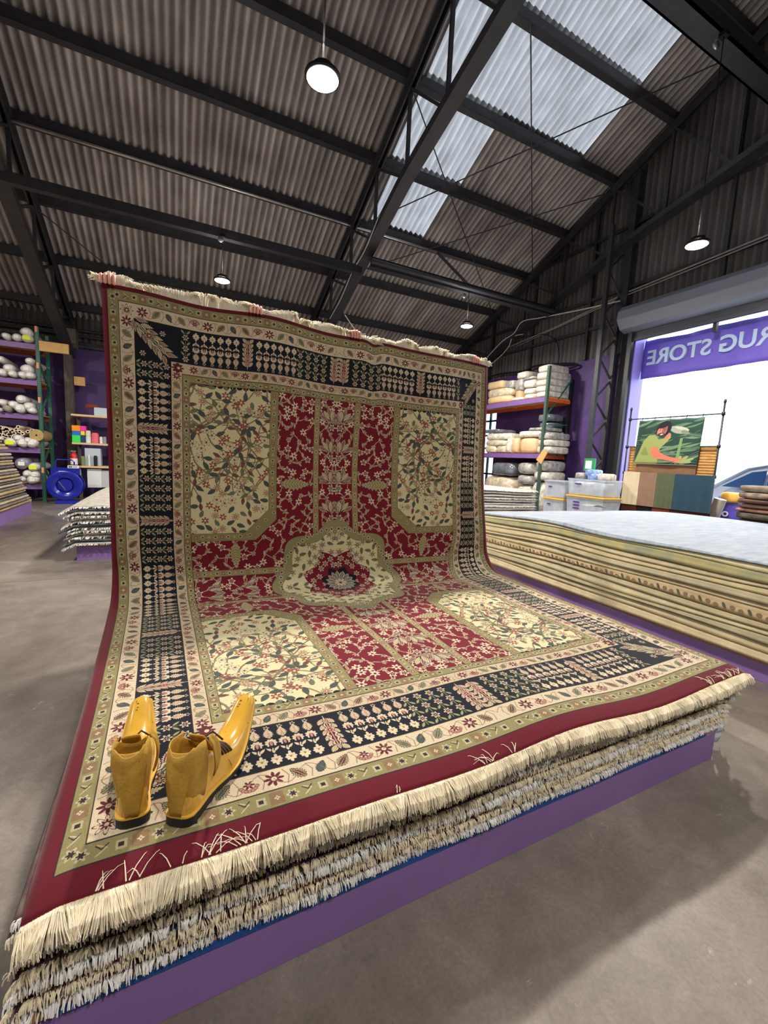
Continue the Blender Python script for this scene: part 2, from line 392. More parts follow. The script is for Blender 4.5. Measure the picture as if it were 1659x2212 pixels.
cb = MB(); cb.box((3.88, 14.95, 0), (4.08, 15.15, 5.0)); struct('column_4', cb, m_steel)
# shutter door -----------------------------------------------------------
sh = MB()
prof = [(9.98, 4.84), (9.98, 5.42), (9.62, 5.42), (9.5, 5.30), (9.48, 5.10), (9.62, 4.9), (9.8, 4.84)]
sh.poly([(x, DY0 - .2, z) for x, z in prof], (0, 7.15 - DY0 + .2, 0))
d1 = struct('door_1', sh, m_shutter, bevel=0.01)
sl = MB()
for k in range(6): sl.box((9.86 + .004 * (k % 2), DY0, 4.69 + k * 0.045), (9.9, DY1 + .02, 4.69 + k * 0.045 + 0.039))
sl.box((9.84, DY0, 4.64), (9.92, DY1 + .02, 4.69))
obj('shutter_slats', sl, m_shutter_d, d1)
gd = MB(); gd.box((9.78, DY1, 0), (9.98, DY1 + 0.05, 4.9)); gd.box((9.78, DY1 - .06, 0), (9.80, DY1, 4.9)); gd.box((9.80, DY1 + .05, 0), (9.97, DY1 + .22, 4.9))
obj('guide_rail', gd, m_black, d1)
tr_ = MB(); tr_.box((XG - .01, DY1 - 0.03, 0), (XG + 0.42, DY1, 4.98)); struct('door_1_reveal', tr_, mat('lit_purple_paint', (140, 125, 205), rough=0.4))  # purple wall paint with the daylight put into a lighter colour
# glazed door at the end of the same wall, seen under the rack shelf
dg = MB()
for y in (11.75, 12.1, 12.74): dg.box((XG + .05, y, 0.35), (XG + .12, y + .06, 3.55))
for z in (0.35, 1.2, 2.1, 2.55, 3.05, 3.49): dg.box((XG + .05, 11.75, z), (XG + .12, 12.8, z + .06))
d2 = struct('door_2', dg, m_black)
gl = MB(); gl.box((XG + .08, 11.75, .35), (XG + .09, 12.8, 3.55))
obj('pane', gl, mat('clear_glass', (240, 250, 255), rough=0.02, trans=1.0), d2)

# outside ------------------------------------------------------------------
og = MB(); og.box((XG + .25, -40, -0.25), (90, 60, -0.02)); struct('pavement_outside', og, mat('sunlit_pavement', (205, 205, 200), rough=0.9, var=.05))
ow = MB(); ow.box((48, -40, 0), (49, 60, 2.6)); struct('wall_outside', ow, mat('pale_outside_wall', (235, 238, 240), rough=.9))

# ================================================================== the big patterned rug
C_NAVY = (13, 17, 32); C_CREAM = (222, 203, 172); C_CREAM2 = (214, 192, 160); C_OLIVE = (152, 142, 96); C_RED = (108, 15, 36); C_FRED = (122, 16, 38)
C_PANEL = (228, 217, 172); C_MAR = (96, 34, 44); C_GRN = (82, 92, 78); C_PINK = (200, 134, 120); C_TAN = (176, 150, 104); C_DK = (52, 42, 44); C_LEAF = (128, 128, 88); C_SLATE = (74, 84, 92)
PXM = 0.0016
QW, QH = 1.60, 2.085
NX, NY = int(QW / PXM), int(QH / PXM)
Q = np.zeros((NY, NX, 3), np.float32)
gx = (np.arange(NX) + .5) * PXM; gy = (np.arange(NY) + .5) * PXM
GX, GY = np.meshgrid(gx, gy)
SB = 0.9                                   # the side borders are a little narrower than the end borders
DD = np.minimum(GX / SB, GY)
def C3(c): return np.array(c, np.float32) / 255
for lim, col in ((9, C_FRED), (0.607, C_OLIVE), (0.553, C_CREAM2), (0.475, C_NAVY), (0.235, C_CREAM), (0.140, C_OLIVE), (0.070, C_RED)):
    Q[DD < lim] = C3(col)
for lim in (0.607, 0.553, 0.475, 0.235, 0.140, 0.071): Q[np.abs(DD - lim) < 0.0022] = C3(C_DK)
FX, FY = 0.607 * SB, 0.607
HW, HL = QW - FX, QH - FY                 # half field
MASK = None
def win(cx, cy, r):
    i0 = max(0, int((cx - r) / PXM)); i1 = min(NX, int((cx + r) / PXM) + 2); j0 = max(0, int((cy - r) / PXM)); j1 = min(NY, int((cy + r) / PXM) + 2)
    if i0 >= i1 or j0 >= j1: return None
    return slice(j0, j1), slice(i0, i1), GX[j0:j1, i0:i1] - cx, GY[j0:j1, i0:i1] - cy
def put(sj, si, mk, col):
    if MASK is not None: mk = mk & MASK[sj, si]
    Q[sj, si][mk] = C3(col)
def flower(cx, cy, R, n=6, c=(C_CREAM, C_MAR, C_CREAM), ph=0.0, line=True, depth=.24):
    w_ = win(cx, cy, R * 1.1)
    if w_ is None: return
    sj, si, X, Y = w_; r = np.hypot(X, Y); e = R * (1 - depth + depth * np.cos(n * (np.arctan2(Y, X) + ph)))
    if line: put(sj, si, r < e * 1.12, C_DK)
    put(sj, si, r < e, c[0]); put(sj, si, r < e * .58, c[1]); put(sj, si, r < R * .2, c[2])
def star(cx, cy, R, n=8, c=C_MAR, c2=C_CREAM, ph=0.0):
    w_ = win(cx, cy, R)
    if w_ is None: return
    sj, si, X, Y = w_; r = np.hypot(X, Y); th = np.arctan2(Y, X) + ph
    put(sj, si, (r < R * (.35 + .65 * np.abs(np.cos(n * th / 2)) ** 1.2)), c); put(sj, si, (r < R * .28), c2)
def leaf(cx, cy, L, W, a, c=(C_LEAF, C_GRN), serr=0.0, out=C_DK, vein=True):
    w_ = win(cx, cy, L * .6 + W)
    if w_ is None: return
    sj, si, X, Y = w_; ca, sa = math.cos(a), math.sin(a); u = (X * ca + Y * sa) / L + .5; v = -X * sa + Y * ca
    uu = np.clip(u, 0, 1); hw = W / 2 * np.sin(PI * uu ** .8) * (1 + serr * np.sin(uu * 46)); ins = (u > 0) & (u < 1)
    put(sj, si, ins & (np.abs(v) < hw + .003), out); put(sj, si, ins & (np.abs(v) < hw), c[0]); put(sj, si, ins & (np.abs(v) < hw * .55), c[1])
    if vein: put(sj, si, ins & (np.abs(v) < .0016), c[0])
def ell(cx, cy, a, b, ang, c, out=None):
    w_ = win(cx, cy, max(a, b) * 1.3)
    if w_ is None: return
    sj, si, X, Y = w_; ca, sa = math.cos(ang), math.sin(ang); u = X * ca + Y * sa; v = -X * sa + Y * ca; d = np.hypot(u / a, v / b)
    if out is not None: put(sj, si, d < 1.22, out)
    put(sj, si, d < 1, c)
def seg(p, q, wd, c):
    cx, cy = (p[0] + q[0]) / 2, (p[1] + q[1]) / 2; L = math.hypot(q[0] - p[0], q[1] - p[1])
    w_ = win(cx, cy, L / 2 + wd)
    if w_ is None or L < 1e-6: return
    sj, si, X, Y = w_; dx, dy = (q[0] - p[0]) / L, (q[1] - p[1]) / L; u = X * dx + Y * dy; v = -X * dy + Y * dx
    put(sj, si, (np.abs(u) < L / 2 + wd * .4) & (np.abs(v) < wd / 2), c)
def pline(pts, wd, c):
    for a, b in zip(pts[:-1], pts[1:]): seg(a, b, wd, c)
def rectq(cx, cy, a, b, ang, c):
    w_ = win(cx, cy, math.hypot(a, b))
    if w_ is None: return
    sj, si, X, Y = w_; ca, sa = math.cos(ang), math.sin(ang); put(sj, si, (np.abs(X * ca + Y * sa) < a) & (np.abs(-X * sa + Y * ca) < b), c)
rg = random.Random(5)
# position across a border: edge 's' side border, 'e' end border; t runs along, d is the distance from the rug edge
def bp(edge, t, d): return (d * SB, t) if edge == 's' else (t, d)
for edge, tmax in (('s', QH), ('e', QW)):
    across = 0.0 if edge == 's' else PI / 2
    k0 = SB if edge == 's' else 1.0
    # olive guards
    for d, wd, start in ((0.105, .06, 0.12), (0.580, .05, 0.60)):
        MASK = (GX / SB > GY) if edge == 'e' else (GX / SB <= GY)
        t = start; k = 0
        while t < tmax:
            x, y = bp(edge, t, d); q = k % 4
            if q == 0: flower(x, y, wd * .36, 6, ((204, 192, 156), C_DK, C_DK), line=False)
            elif q == 1:
                for s_ in (-1, 1): seg((x - .012, y - .018 * s_), (x + .012, y + .004), .004, C_CREAM2); seg((x, y), (x + .015 * s_, y + .016), .003, C_DK)
            elif q == 2: rectq(x, y, wd * .25, wd * .25, 0, (196, 184, 146)); rectq(x, y, wd * .12, wd * .12, 0, C_DK)
            else: rectq(x, y, wd * .36, wd * .40, 0, (146, 116, 84)); flower(x, y, wd * .16, 4, (C_CREAM, C_CREAM, C_MAR), line=False)
            t += wd * .80; k += 1
    # cream guards
    for d, wd, start in ((0.1875, .092, 0.26), (0.514, .076, 0.57)):
        t = start; k = 0
        while t < tmax:
            x, y = bp(edge, t, d); q = k % 5
            if q == 0: star(x, y, wd * .36, 8, C_MAR, C_CREAM)
            elif q in (1, 3): leaf(x, y, wd * .72, wd * .34, across + (.7 if q == 1 else -.7), ((170, 160, 118), C_GRN if k % 2 else C_MAR), .25)
            elif q == 2: leaf(x, y, wd * .62, wd * .3, across - .5, (C_SLATE, C_GRN), .2)
            else:
                for a_ in range(-3, 4): ell(x + math.cos(across + a_ * .4 + PI) * wd * .28 * 1, y + math.sin(across + a_ * .4 + PI) * wd * .28, .006, .006, 0, C_PINK, C_DK)
                star(x, y, wd * .2, 6, C_MAR, C_PINK)
            nst = 8; pline([bp(edge, t + wd * .86 * q_ / nst, d + (wd * .34 / k0) * math.sin(PI * (k + q_ / nst))) for q_ in range(nst + 1)], .0028, (150, 118, 96))
            tt = t + wd * .42
            P0 = bp(edge, tt, d - wd * .36 / k0); P1 = bp(edge, tt + .01, d); P2 = bp(edge, tt - .006, d + wd * .36 / k0)
            pline([P0, P1, P2], .003, (150, 120, 100))
            t += wd * .86; k += 1
    # navy main border
    dn0, dn1 = 0.235, 0.475
    def Nv(t, q): return bp(edge, t, dn0 + (dn1 - dn0) * q)
    ax = across
    def bud(t, q, r=.020):
        x, y = Nv(t, q); flower(x, y, r * 1.08, 8, (C_CREAM, (226, 214, 168), C_PINK), ax, line=False, depth=.10)
        for a_ in (-.5, 0, .5): x2, y2 = Nv(t + a_ * .014, q + .03); seg((x, y), (x2, y2), .002, (120, 96, 84))
        x2, y2 = Nv(t, q - .085); ell(x2, y2, r * .34, r * .3, ax, C_CREAM); x2, y2 = Nv(t, q + .09); ell(x2, y2, r * .45, r * .3, ax, C_CREAM)
    def triplet(t):
        bud(t, .16)
        x, y = Nv(t, .42); x2, y2 = Nv(t, .55)
        flower(x2, y2, .0235, 9, (C_CREAM, C_CREAM, C_CREAM), ax, line=False, depth=.10); x3, y3 = Nv(t, .50); ell(x3, y3, .020, .0095, ax, C_NAVY); x3, y3 = Nv(t, .53); ell(x3, y3, .013, .0055, ax, C_PINK)
        for s_ in (-1, 0, 1): xx, yy = Nv(t + s_ * .013, .40 - .03 * (s_ == 0)); leaf(xx, yy, .030, .0115, ax - s_ * .75, (C_CREAM, C_CREAM), out=C_NAVY, vein=False)
        x, y = Nv(t, .78); leaf(x, y, .060, .034, ax, (C_CREAM, (150, 146, 104)), .22, out=C_NAVY); leaf(x, y, .036, .010, ax, (C_PINK, C_CREAM), out=C_CREAM)
        x, y = Nv(t, .925); flower(x, y, .012, 5, (C_CREAM, C_DK, C_DK), line=False)
    def chain(t):
        pline([Nv(t, .06), Nv(t, .95)], .004, C_LEAF)
        for i_, q in enumerate((.24, .56, .87)):
            x, y = Nv(t, q); flower(x, y, .022, 6, (C_CREAM, C_DK, C_PINK), line=False)
            for s_ in (-1, 1): xx, yy = Nv(t + s_ * .017, q - .15); leaf(xx, yy, .036, .014, ax + s_ * .7, (C_LEAF, (170, 168, 128)), out=C_NAVY, vein=False)
    def big(t, flip):
        x, y = Nv(t, .5); a_ = ax + (PI if flip else 0)
        for s_ in (-1, 1):
            for k_ in range(6):
                q = .10 + .14 * k_; xx, yy = Nv(t + s_ * .017, q); leaf(xx, yy, .05, .022, a_ + s_ * (.75 if not flip else -.75) * 1.0, (C_CREAM, C_PINK if k_ % 2 else C_TAN), .2, out=C_DK)
        leaf(x, y, .215, .035, a_, (C_CREAM, C_MAR), .3)
        xx, yy = Nv(t, .55); flower(xx, yy, .02, 6, (C_PINK, C_MAR, C_CREAM), line=False)
    MASK = (GX / SB > GY) if edge == 'e' else (GX / SB <= GY)
    st = 0.50 if edge == 'e' else 0.50
    t = st + .02; seq = ['c', 'c'] + ['t'] * 5 + ['b'] + ['t'] * 5 + ['c'] * 4 + ['B'] + ['c'] * 4 + ['t'] * 5 + ['b'] + ['t'] * 4 + ['c'] * 3 + ['B']
    if edge == 'e': seq = ['c'] + ['t'] * 6 + ['b'] + ['t'] * 6 + ['c'] * 4 + ['b'] + ['c'] * 3
    for ch in seq:
        if t > tmax + .05: break
        if ch == 't': triplet(t); t += .050
        elif ch == 'c': chain(t); t += .064
        else: t += .025; big(t, ch == 'B'); t += .075
MASK = None
# corner leaf of the navy border
cxn, cyn = .355 * SB, .355
for k_ in range(7):
    for s_ in (-1, 1):
        x = (.26 + .033 * k_) * SB; y = .26 + .033 * k_; leaf(x + s_ * .022, y - s_ * .022, .075, .026, PI / 4 - s_ * .6, (C_CREAM, C_TAN if k_ % 2 else C_MAR), .25)
leaf(cxn, cyn, .28, .045, PI / 4, (C_CREAM, C_GRN), .25); flower(cxn * .93, cyn * .93, .032, 6, (C_TAN, C_MAR, C_CREAM)); flower(.19 * SB, .19, .034, 8, (C_CREAM, C_MAR, C_CREAM))
for x, y in ((.285, .45), (.42, .30)): flower(x * SB, y, .02, 6, (C_CREAM, C_DK, C_PINK), line=False)
for s_ in (0, 1, 2, 3): star(.514 * SB + .004 * s_, .514, .034, 8, C_MAR, C_CREAM)
# field --------------------------------------------------------------
U = GX - FX; V = GY - FY
def rect_mask(u0, u1, v0, v1): return (U > u0) & (U < u1) & (V > v0) & (V < v1)
infield = (U > 0) & (V > 0)
PU, PV, CH_ = 0.525, 1.02, 0.17
def panel_d(k):
    return (U > 0) & (V > 0) & (U < PU + k) & (V < PV + k) & ((U - PU - k) + (V - PV - k) < -CH_ * (1.0 if k == 0 else .88) * 1.0)
panel = panel_d(0); pband = panel_d(.058) & ~panel
sb0, sb1 = HW - .184, HW - .137
stripe = (U > sb0) & (U < sb1) & (V > 0)
arm = (V > HL - .184) & (V < HL - .137) & (U > 0)
RC = np.hypot(HW - U, HL - V); TH = np.arctan2(HL - V, HW - U)
def lobed(R, a, n_): return R * (1 + a * np.cos(n_ * TH))
med_o = RC < lobed(.50, .07, 8); med_i = RC < lobed(.425, .075, 8)
starR = .30 * (1 - .25 * np.abs(((TH * 8 / (2 * PI)) % 1) * 2 - 1) ** 1.0); med_s = RC < starR
star2 = .155 * (1 - .28 * np.abs(((TH * 8 / (2 * PI)) % 1) * 2 - 1)); med_c = RC < star2
red_zone = infield & ~panel & ~pband & ~stripe & ~arm & ~med_o
# red zone motifs
MASK = red_zone
pts = []
def scatter(mask, dmin, ntry):
    out = []
    js, is_ = np.nonzero(mask)
    for _ in range(ntry):
        k = rg.randrange(len(js)); x, y = gx[is_[k]], gy[js[k]]
        if all((x - a) ** 2 + (y - b) ** 2 > dmin * dmin for a, b in out): out.append((x, y))
    return out
VN = (206, 184, 146)
rp_ = scatter(red_zone, .050, 2600)
for x, y in rp_:                          # vines joining near neighbours
    near = sorted(rp_, key=lambda p: (p[0] - x) ** 2 + (p[1] - y) ** 2)[1:3]
    for a, b in near:
        mxx, myy = (x + a) / 2 + rg.uniform(-.012, .012), (y + b) / 2 + rg.uniform(-.012, .012); pline([(x, y), (mxx, myy), (a, b)], .0055, VN)
for i_, (x, y) in enumerate(rp_):
    q = i_ % 6; a_ = rg.uniform(0, 6.28)
    if q == 0: flower(x, y, .028, 5, ((232, 216, 186), C_MAR, C_PINK), a_, line=False)
    elif q == 1: star(x, y, .028, 6, (232, 216, 186), C_MAR, a_)
    elif q == 2: leaf(x, y, .052, .020, a_, ((205, 188, 150), C_LEAF), .25, out=C_MAR); leaf(x + .012, y + .01, .04, .014, a_ + 1, (C_CREAM, C_LEAF), out=C_MAR)
    elif q == 3: flower(x, y, .020, 6, (C_CREAM, C_SLATE, C_CREAM), a_, line=False)
    elif q == 4:
        for s_ in (-.7, 0, .7): leaf(x + .015 * math.cos(a_ + s_), y + .015 * math.sin(a_ + s_), .034, .012, a_ + s_, (C_CREAM, (190, 160, 120)), out=C_MAR, vein=False)
    else: leaf(x, y, .05, .018, a_, (C_CREAM, C_TAN), .3, out=C_MAR)
# cypress leaves
def cypress(x, y, a_, L=.25):
    ell(x, y, L * .52, L * .22, a_, C_FRED); leaf(x, y, L, L * .36, a_, ((168, 160, 112), (146, 140, 96)), .22, out=C_CREAM)
    for k_ in range(-4, 5):
        px_, py_ = x + math.cos(a_) * k_ * L * .1, y + math.sin(a_) * k_ * L * .1
        for s_ in (-1, 1): seg((px_, py_), (px_ + math.cos(a_ + s_ * .9) * L * .1, py_ + math.sin(a_ + s_ * .9) * L * .1), .0035, C_CREAM)
cypress(FX + (PU + .058 + sb0) / 2, FY + .66, 0, .22); cypress(FX + .29, FY + PV + .17, PI / 2, .19)
# large palmettes in the central strips
for v_ in (.10, .34, .58, .82): 
    for k_ in range(5): leaf(FX + HW - .10 + k_ * .022, FY + v_ + .02 * abs(k_ - 2), .09, .03, PI / 2 + (k_ - 3) * .35, (C_CREAM, (190, 170, 128) if k_ % 2 else C_MAR), .2)
    flower(FX + HW - .03, FY + v_ + .11, .03, 6, (C_CREAM, C_SLATE, C_PINK))
for u_ in (.12, .36):
    for k_ in range(5): leaf(FX + u_ + .02 * abs(k_ - 2), FY + HL - .10 + k_ * .022, .09, .03, (k_ - 3) * .35, (C_CREAM, (190, 170, 128) if k_ % 2 else C_MAR), .2)
MASK = None
Q[stripe | arm] = C3((160, 148, 104)); Q[pband] = C3((150, 140, 96))
def edge_of(mk):
    e = np.zeros_like(mk)
    for k_ in (1,):
        e[k_:, :] |= mk[k_:, :] ^ mk[:-k_, :]; e[:, k_:] |= mk[:, k_:] ^ mk[:, :-k_]
    return e
for mk in (stripe, arm, panel, panel | pband): Q[edge_of(mk) & infield] = C3(C_DK)
t = .03
MASK = stripe | arm | pband
k = 0
while t < 1.6:
    for x, y in ((FX + HW - .1605, FY + t), (FX + t, FY + HL - .1605), (FX + PU + .028, FY + t) if t < PV - .17 else (-1, -1), (FX + t, FY + PV + .028) if t < PU - .17 else (-1, -1)):
        if x < 0: continue
        if k % 2: flower(x, y, .015, 6, (C_CREAM, C_DK, C_DK), line=False)
        else: rectq(x, y, .012, .012, 0, C_TAN if k % 4 else (158, 110, 84)); ell(x, y, .004, .004, 0, C_CREAM)
    t += .042; k += 1
for q in (0, .33, .66, 1): flower(FX + PU - .145 + .175 * q + .01, FY + PV + .02 - .165 * q, .014, 6, (C_CREAM, C_DK, C_DK), line=False)
# cream panel with the flowering tree
MASK = None
Q[panel] = C3(C_PANEL)
MASK = panel
for k_ in range(14):                         # scalloped dark edge at the outer end
    ell(FX + .02 + k_ * .042, FY - .002, .020, .017, 0, C_NAVY)
TR = (138, 122, 92); heads = []
def branch(x, y, a_, L, wd, dep):
    p = [(x, y)]; n_ = max(3, int(L / .03)); cv = rg.uniform(-.22, .22) * 1.2
    for k_ in range(n_):
        a_ += cv + rg.uniform(-.12, .12)
        x += math.cos(a_) * .03; y += math.sin(a_) * .03; p.append((x, y))
        if dep < 3 and k_ % 3 == 1: branch(x, y, a_ + rg.choice((-1, 1)) * rg.uniform(.7, 1.1), L * .55, wd * .7, dep + 1)
        if dep >= 1 and k_ % 2 == 0: heads.append((x, y, a_))
    pline(p, wd + .003, C_DK if dep == 0 else TR); pline(p, wd, TR); heads.append((x, y, a_))
for sx_, ln in ((.27, 1.0), (.50, .45), (.03, .5)): branch(FX + sx_, FY, PI / 2, ln, .011 if ln > .9 else .007, 0 if ln > .9 else 1)
extra = scatter(panel, .048, 3000)
for x, y in extra: heads.append((x, y, rg.uniform(0, 6.28)))
used = []
for x, y, a_ in heads:
    if any((x - a) ** 2 + (y - b) ** 2 < .038 ** 2 for a, b in used): continue
    used.append((x, y)); q = len(used) % 7
    if q in (0, 3): leaf(x, y, .058, .024, a_, (C_GRN, C_SLATE), .22)
    elif q == 1: flower(x, y, .026, 5, ((236, 226, 190), (200, 170, 130), C_MAR), a_)
    elif q == 2: star(x, y, .026, 6, (150, 76, 68), C_PANEL, a_)
    elif q == 4: leaf(x, y, .05, .018, a_, ((150, 96, 84), C_MAR), .1)
    elif q == 5: leaf(x, y, .05, .02, a_, ((140, 146, 108), C_GRN), .25)
    else: flower(x, y, .024, 8, ((210, 178, 140), (170, 110, 90), C_CREAM), a_)
MASK = None
# medallion
Q[med_o & infield] = C3((150, 144, 100)); Q[edge_of(med_o) & infield] = C3(C_DK); Q[med_i] = C3(C_PANEL); Q[edge_of(med_i)] = C3(C_DK)
MASK = med_o & ~med_i
for k_ in range(18):
    a_ = k_ * PI / 34 + .03; r_ = .462; flower(FX + HW - r_ * math.cos(a_), FY + HL - r_ * math.sin(a_), .017, 6, (C_CREAM, C_DK, C_DK), line=False)
MASK = med_i & ~med_s
for x, y in scatter(MASK, .05, 400):
    a_ = rg.uniform(0, 6.28)
    if rg.random() < .45: flower(x, y, .026, 6, ((200, 190, 150), C_MAR, C_CREAM), a_)
    else: leaf(x, y, .055, .02, a_, (C_LEAF, C_GRN), .3)
MASK = None
Q[med_s] = C3(C_FRED); Q[edge_of(med_s)] = C3(C_DK); 
MASK = med_s & ~med_c
for x, y in scatter(MASK, .05, 200): flower(x, y, .026, 6, (C_CREAM, C_SLATE, C_PINK), rg.uniform(0, 6), line=False)
MASK = None
Q[med_c] = C3(C_NAVY)
MASK = med_c
for k_ in range(5):
    a_ = k_ * PI / 8; leaf(FX + HW - .07 * math.cos(a_), FY + HL - .07 * math.sin(a_), .09, .034, a_, (C_CREAM, C_SLATE), .15)
flower(FX + HW, FY + HL, .05, 8, (C_CREAM, (180, 170, 140), C_MAR))
MASK = None
# the other three quarters mirror this one
top = np.concatenate([Q, Q[:, ::-1]], axis=1); full = np.concatenate([top, top[::-1]], axis=0)
H_, W_ = full.shape[:2]
rs_ = np.random.RandomState(3)
full = np.clip(full * .90 * (1 + .05 * rs_.randn(H_, W_, 1).astype(np.float32)), 0, 1)       # yarn colour variation, knot by knot
rgba = np.ones((H_, W_, 4), np.float32); rgba[..., :3] = full
img = bpy.data.images.new('rug_knot_map', W_, H_); img.pixels.foreach_set(rgba.ravel()); img.update(); img.pack()

def image_mat(name, im, rough=.85, sheen=0.3, bump=.15, bscale=500, tint=None):
    M = bpy.data.materials.new(name); M.use_nodes = True; n = M.node_tree.nodes; l = M.node_tree.links; b = n['Principled BSDF']
    b.inputs['Sheen Tint'].default_value = (1, .97, .92, 1); ti = n.new('ShaderNodeTexImage'); ti.image = im; ti.extension = 'EXTEND'; uv = n.new('ShaderNodeUVMap'); uv.uv_map = 'UVMap'; l.new(uv.outputs[0], ti.inputs[0])
    l.new(ti.outputs[0], b.inputs['Base Color']); b.inputs['Roughness'].default_value = rough; b.inputs['Sheen Weight'].default_value = sheen; b.inputs['Sheen Roughness'].default_value = .35
    b.inputs['Specular IOR Level'].default_value = .3
    tcn = n.new('ShaderNodeTexCoord'); nn = n.new('ShaderNodeTexNoise'); nn.inputs['Scale'].default_value = bscale; l.new(tcn.outputs['Object'], nn.inputs['Vector'])
    bm_ = n.new('ShaderNodeBump'); bm_.inputs['Strength'].default_value = bump; bm_.inputs['Distance'].default_value = .004; l.new(nn.outputs[0], bm_.inputs['Height']); l.new(bm_.outputs[0], b.inputs['Normal'])
    return M
m_rug = image_mat('knotted_wool_pile', img, sheen=.2)
m_rugback = mat('rug_backing', (150, 120, 104), rough=.9, var=.1)
m_fringe = mat('cotton_fringe', (242, 231, 206), rough=.9, var=.08, vscale=30)
m_fringe2 = mat('cotton_fringe_grey', (246, 244, 242), rough=.9, var=.1, vscale=20)

UL, SL = 1.60, 4.17
RZ = 0.503; RAD = 0.24
def rug_pt(u, s):
    yp = 3.335
    yc = yp - RAD; y0 = 1.085
    sc = yc - y0                                    # flat length
    wx = 1.266 + (u / UL) * 1.588
    wob = 0.004 * math.sin(u * 5 + s * 3) + 0.003 * math.sin(s * 7 - u * 3)
    if s < sc:
        dr = max(0.0, .10 - s); z = RZ + wob - dr * dr * 2.2 + .006 * math.sin(u * 7) * math.exp(-s * 5)
        side = max(0, abs(u) - 1.53); z -= side * .25 * min(1, max(0, (sc - s) / .6))
        return (wx - (.062 * max(0, -u / UL) - .008 * (u > 0)) * (s / sc) ** 1.4, y0 + s + .012 * math.sin(u * 4.1 + 1) * math.exp(-s * 3), z)
    th = (s - sc) / RAD; arc = PI / 2 * RAD
    if s < sc + arc:
        y = yc + RAD * math.sin(th); z = RZ + wob * (1 - th / 1.6) + RAD * (1 - math.cos(th)); h = 0
    else:
        h = s - sc - arc; y = yp + .10 * u * (h / 1.75); z = RZ + RAD + h
    k = min(1, (s - sc) / 1.2); k = k * k * (3 - 2 * k)
    y += k * (.022 * math.sin(u * 3.6 + .8) + .014 * math.sin(u * 8.2 + h * 2) * min(1, h) + .02 * math.sin(h * 2.3 + u))
    x = wx - (.062 * max(0, -u / UL) - .008 * (u > 0)) - k * (.03 + .02 * u)
    # pull points of the hands, sag between them
    tt = max(0, h) / 1.8
    z -= tt * tt * (.018 * math.sin((u + 1.5) * 3.3) ** 2 + .03 * math.exp(-((u - .27) / .06) ** 2))
    return (x, y, z)
def rug_uv(u, s):
    k = min(1, max(0, (s - 2.0) / .5))
    if u < -.04: d = u + UL; xs = (0, .045 - .02 * k, .50 - .02 * k, 1.56)
    else: d = UL - u; xs = (0, .05 - .02 * k, .57 - .15 * k, 1.64)
    p = float(np.interp(d, xs, (0, .063, .546, 1.6))); p = p / 3.2 if u < -.04 else 1 - p / 3.2
    if s < SL / 2 + .03: q = float(np.interp(s, (0, .6, SL / 2 + .03), (0, .6, 2.085))) / 4.17
    else: q = 1 - float(np.interp(SL - s, (0, .02, .515, SL / 2 - .03), (.045, .07, .607, 2.085))) / 4.17
    return (p, q)
def rug_mesh():
    nu, nv = 110, 300; me = bpy.data.meshes.new('pile'); vs = []; uvs = []
    for j_ in range(nv):
        for i_ in range(nu):
            a = i_ / (nu - 1); b = j_ / (nv - 1); vs.append(rug_pt(-UL + 2 * UL * a, SL * b)); uvs.append(rug_uv(-UL + 2 * UL * a, SL * b))
    fs = [(j_ * nu + i_, j_ * nu + i_ + 1, (j_ + 1) * nu + i_ + 1, (j_ + 1) * nu + i_) for j_ in range(nv - 1) for i_ in range(nu - 1)]
    me.from_pydata(vs, [], fs); ul = me.uv_layers.new(name='UVMap')
    li = np.zeros(len(me.loops), np.int32); me.loops.foreach_get('vertex_index', li); ul.data.foreach_set('uv', np.array(uvs, np.float32)[li].ravel())
    me.materials.append(m_rug); me.materials.append(m_rugback); me.materials.append(mat('red_selvedge', C_RED, rough=.9))
    me.polygons.foreach_set('use_smooth', [True] * len(me.polygons)); return me
rug = thing('area_rug', (1.26, 2.2, 0.49), 'large red, navy and cream patterned rug on the front stack, far half held up', 'rug')
o = bpy.data.objects.new('pile', rug_mesh()); COL.objects.link(o); o.parent = rug; o.location = (-1.26, -2.2, -0.49); INV[o.name] = INV[rug.name]
q = o.modifiers.new('solidify', 'SOLIDIFY'); q.thickness = .011; q.offset = -1; q.material_offset = 1; q.material_offset_rim = 2

def strands(mb, n_, base, vec, wd=.0035, seg_=3, curl=.4, rnd=R_):
    """fringe threads: base(t)->point, vec(t)->list of offsets"""
    for k_ in range(n_):
        t_ = rnd.random(); p = Vector(base(t_)); offs = vec(t_); pts_ = [p] + [p + Vector(o_) for o_ in offs]
        vs = []
        for i_, c in enumerate(pts_):
            r = wd * (1 - .35 * i_ / len(pts_)); a_ = k_ * 1.3
            vs += [c + Vector((r * math.cos(a_), r * .5 * math.sin(a_), r * math.sin(a_))), c + Vector((-r * math.cos(a_), r * .4, -r * math.sin(a_) * .3)), c + Vector((0, -r * .6, r * .7))]
        mb.add(vs, [(3 * i_ + a, 3 * i_ + (a + 1) % 3, 3 * i_ + 3 + (a + 1) % 3, 3 * i_ + 3 + a) for i_ in range(len(pts_) - 1) for a in range(3)])
fr = MB()
def fb(t_): p = rug_pt(-UL + 2 * UL * t_, 0.0); return (p[0], p[1], p[2] - .004)
def fv(t_):
    cl = .022 * math.sin(t_ * 190 + 3 * math.sin(t_ * 37)) + R_.uniform(-.012, .012); L = .048 + .010 * math.sin(t_ * 23) + R_.uniform(-.012, .012)
    if t_ < .25: L += .016 * (.25 - t_) / .25
    up_ = .006 + R_.uniform(-.002, .006)
    return [(cl * .2, -L * .35, up_ - .002), (cl * .6, -L * .75, -.006), (cl, -L * .95, -.022 - R_.uniform(0, .014))]
strands(fr, 7000, fb, fv, .0019)
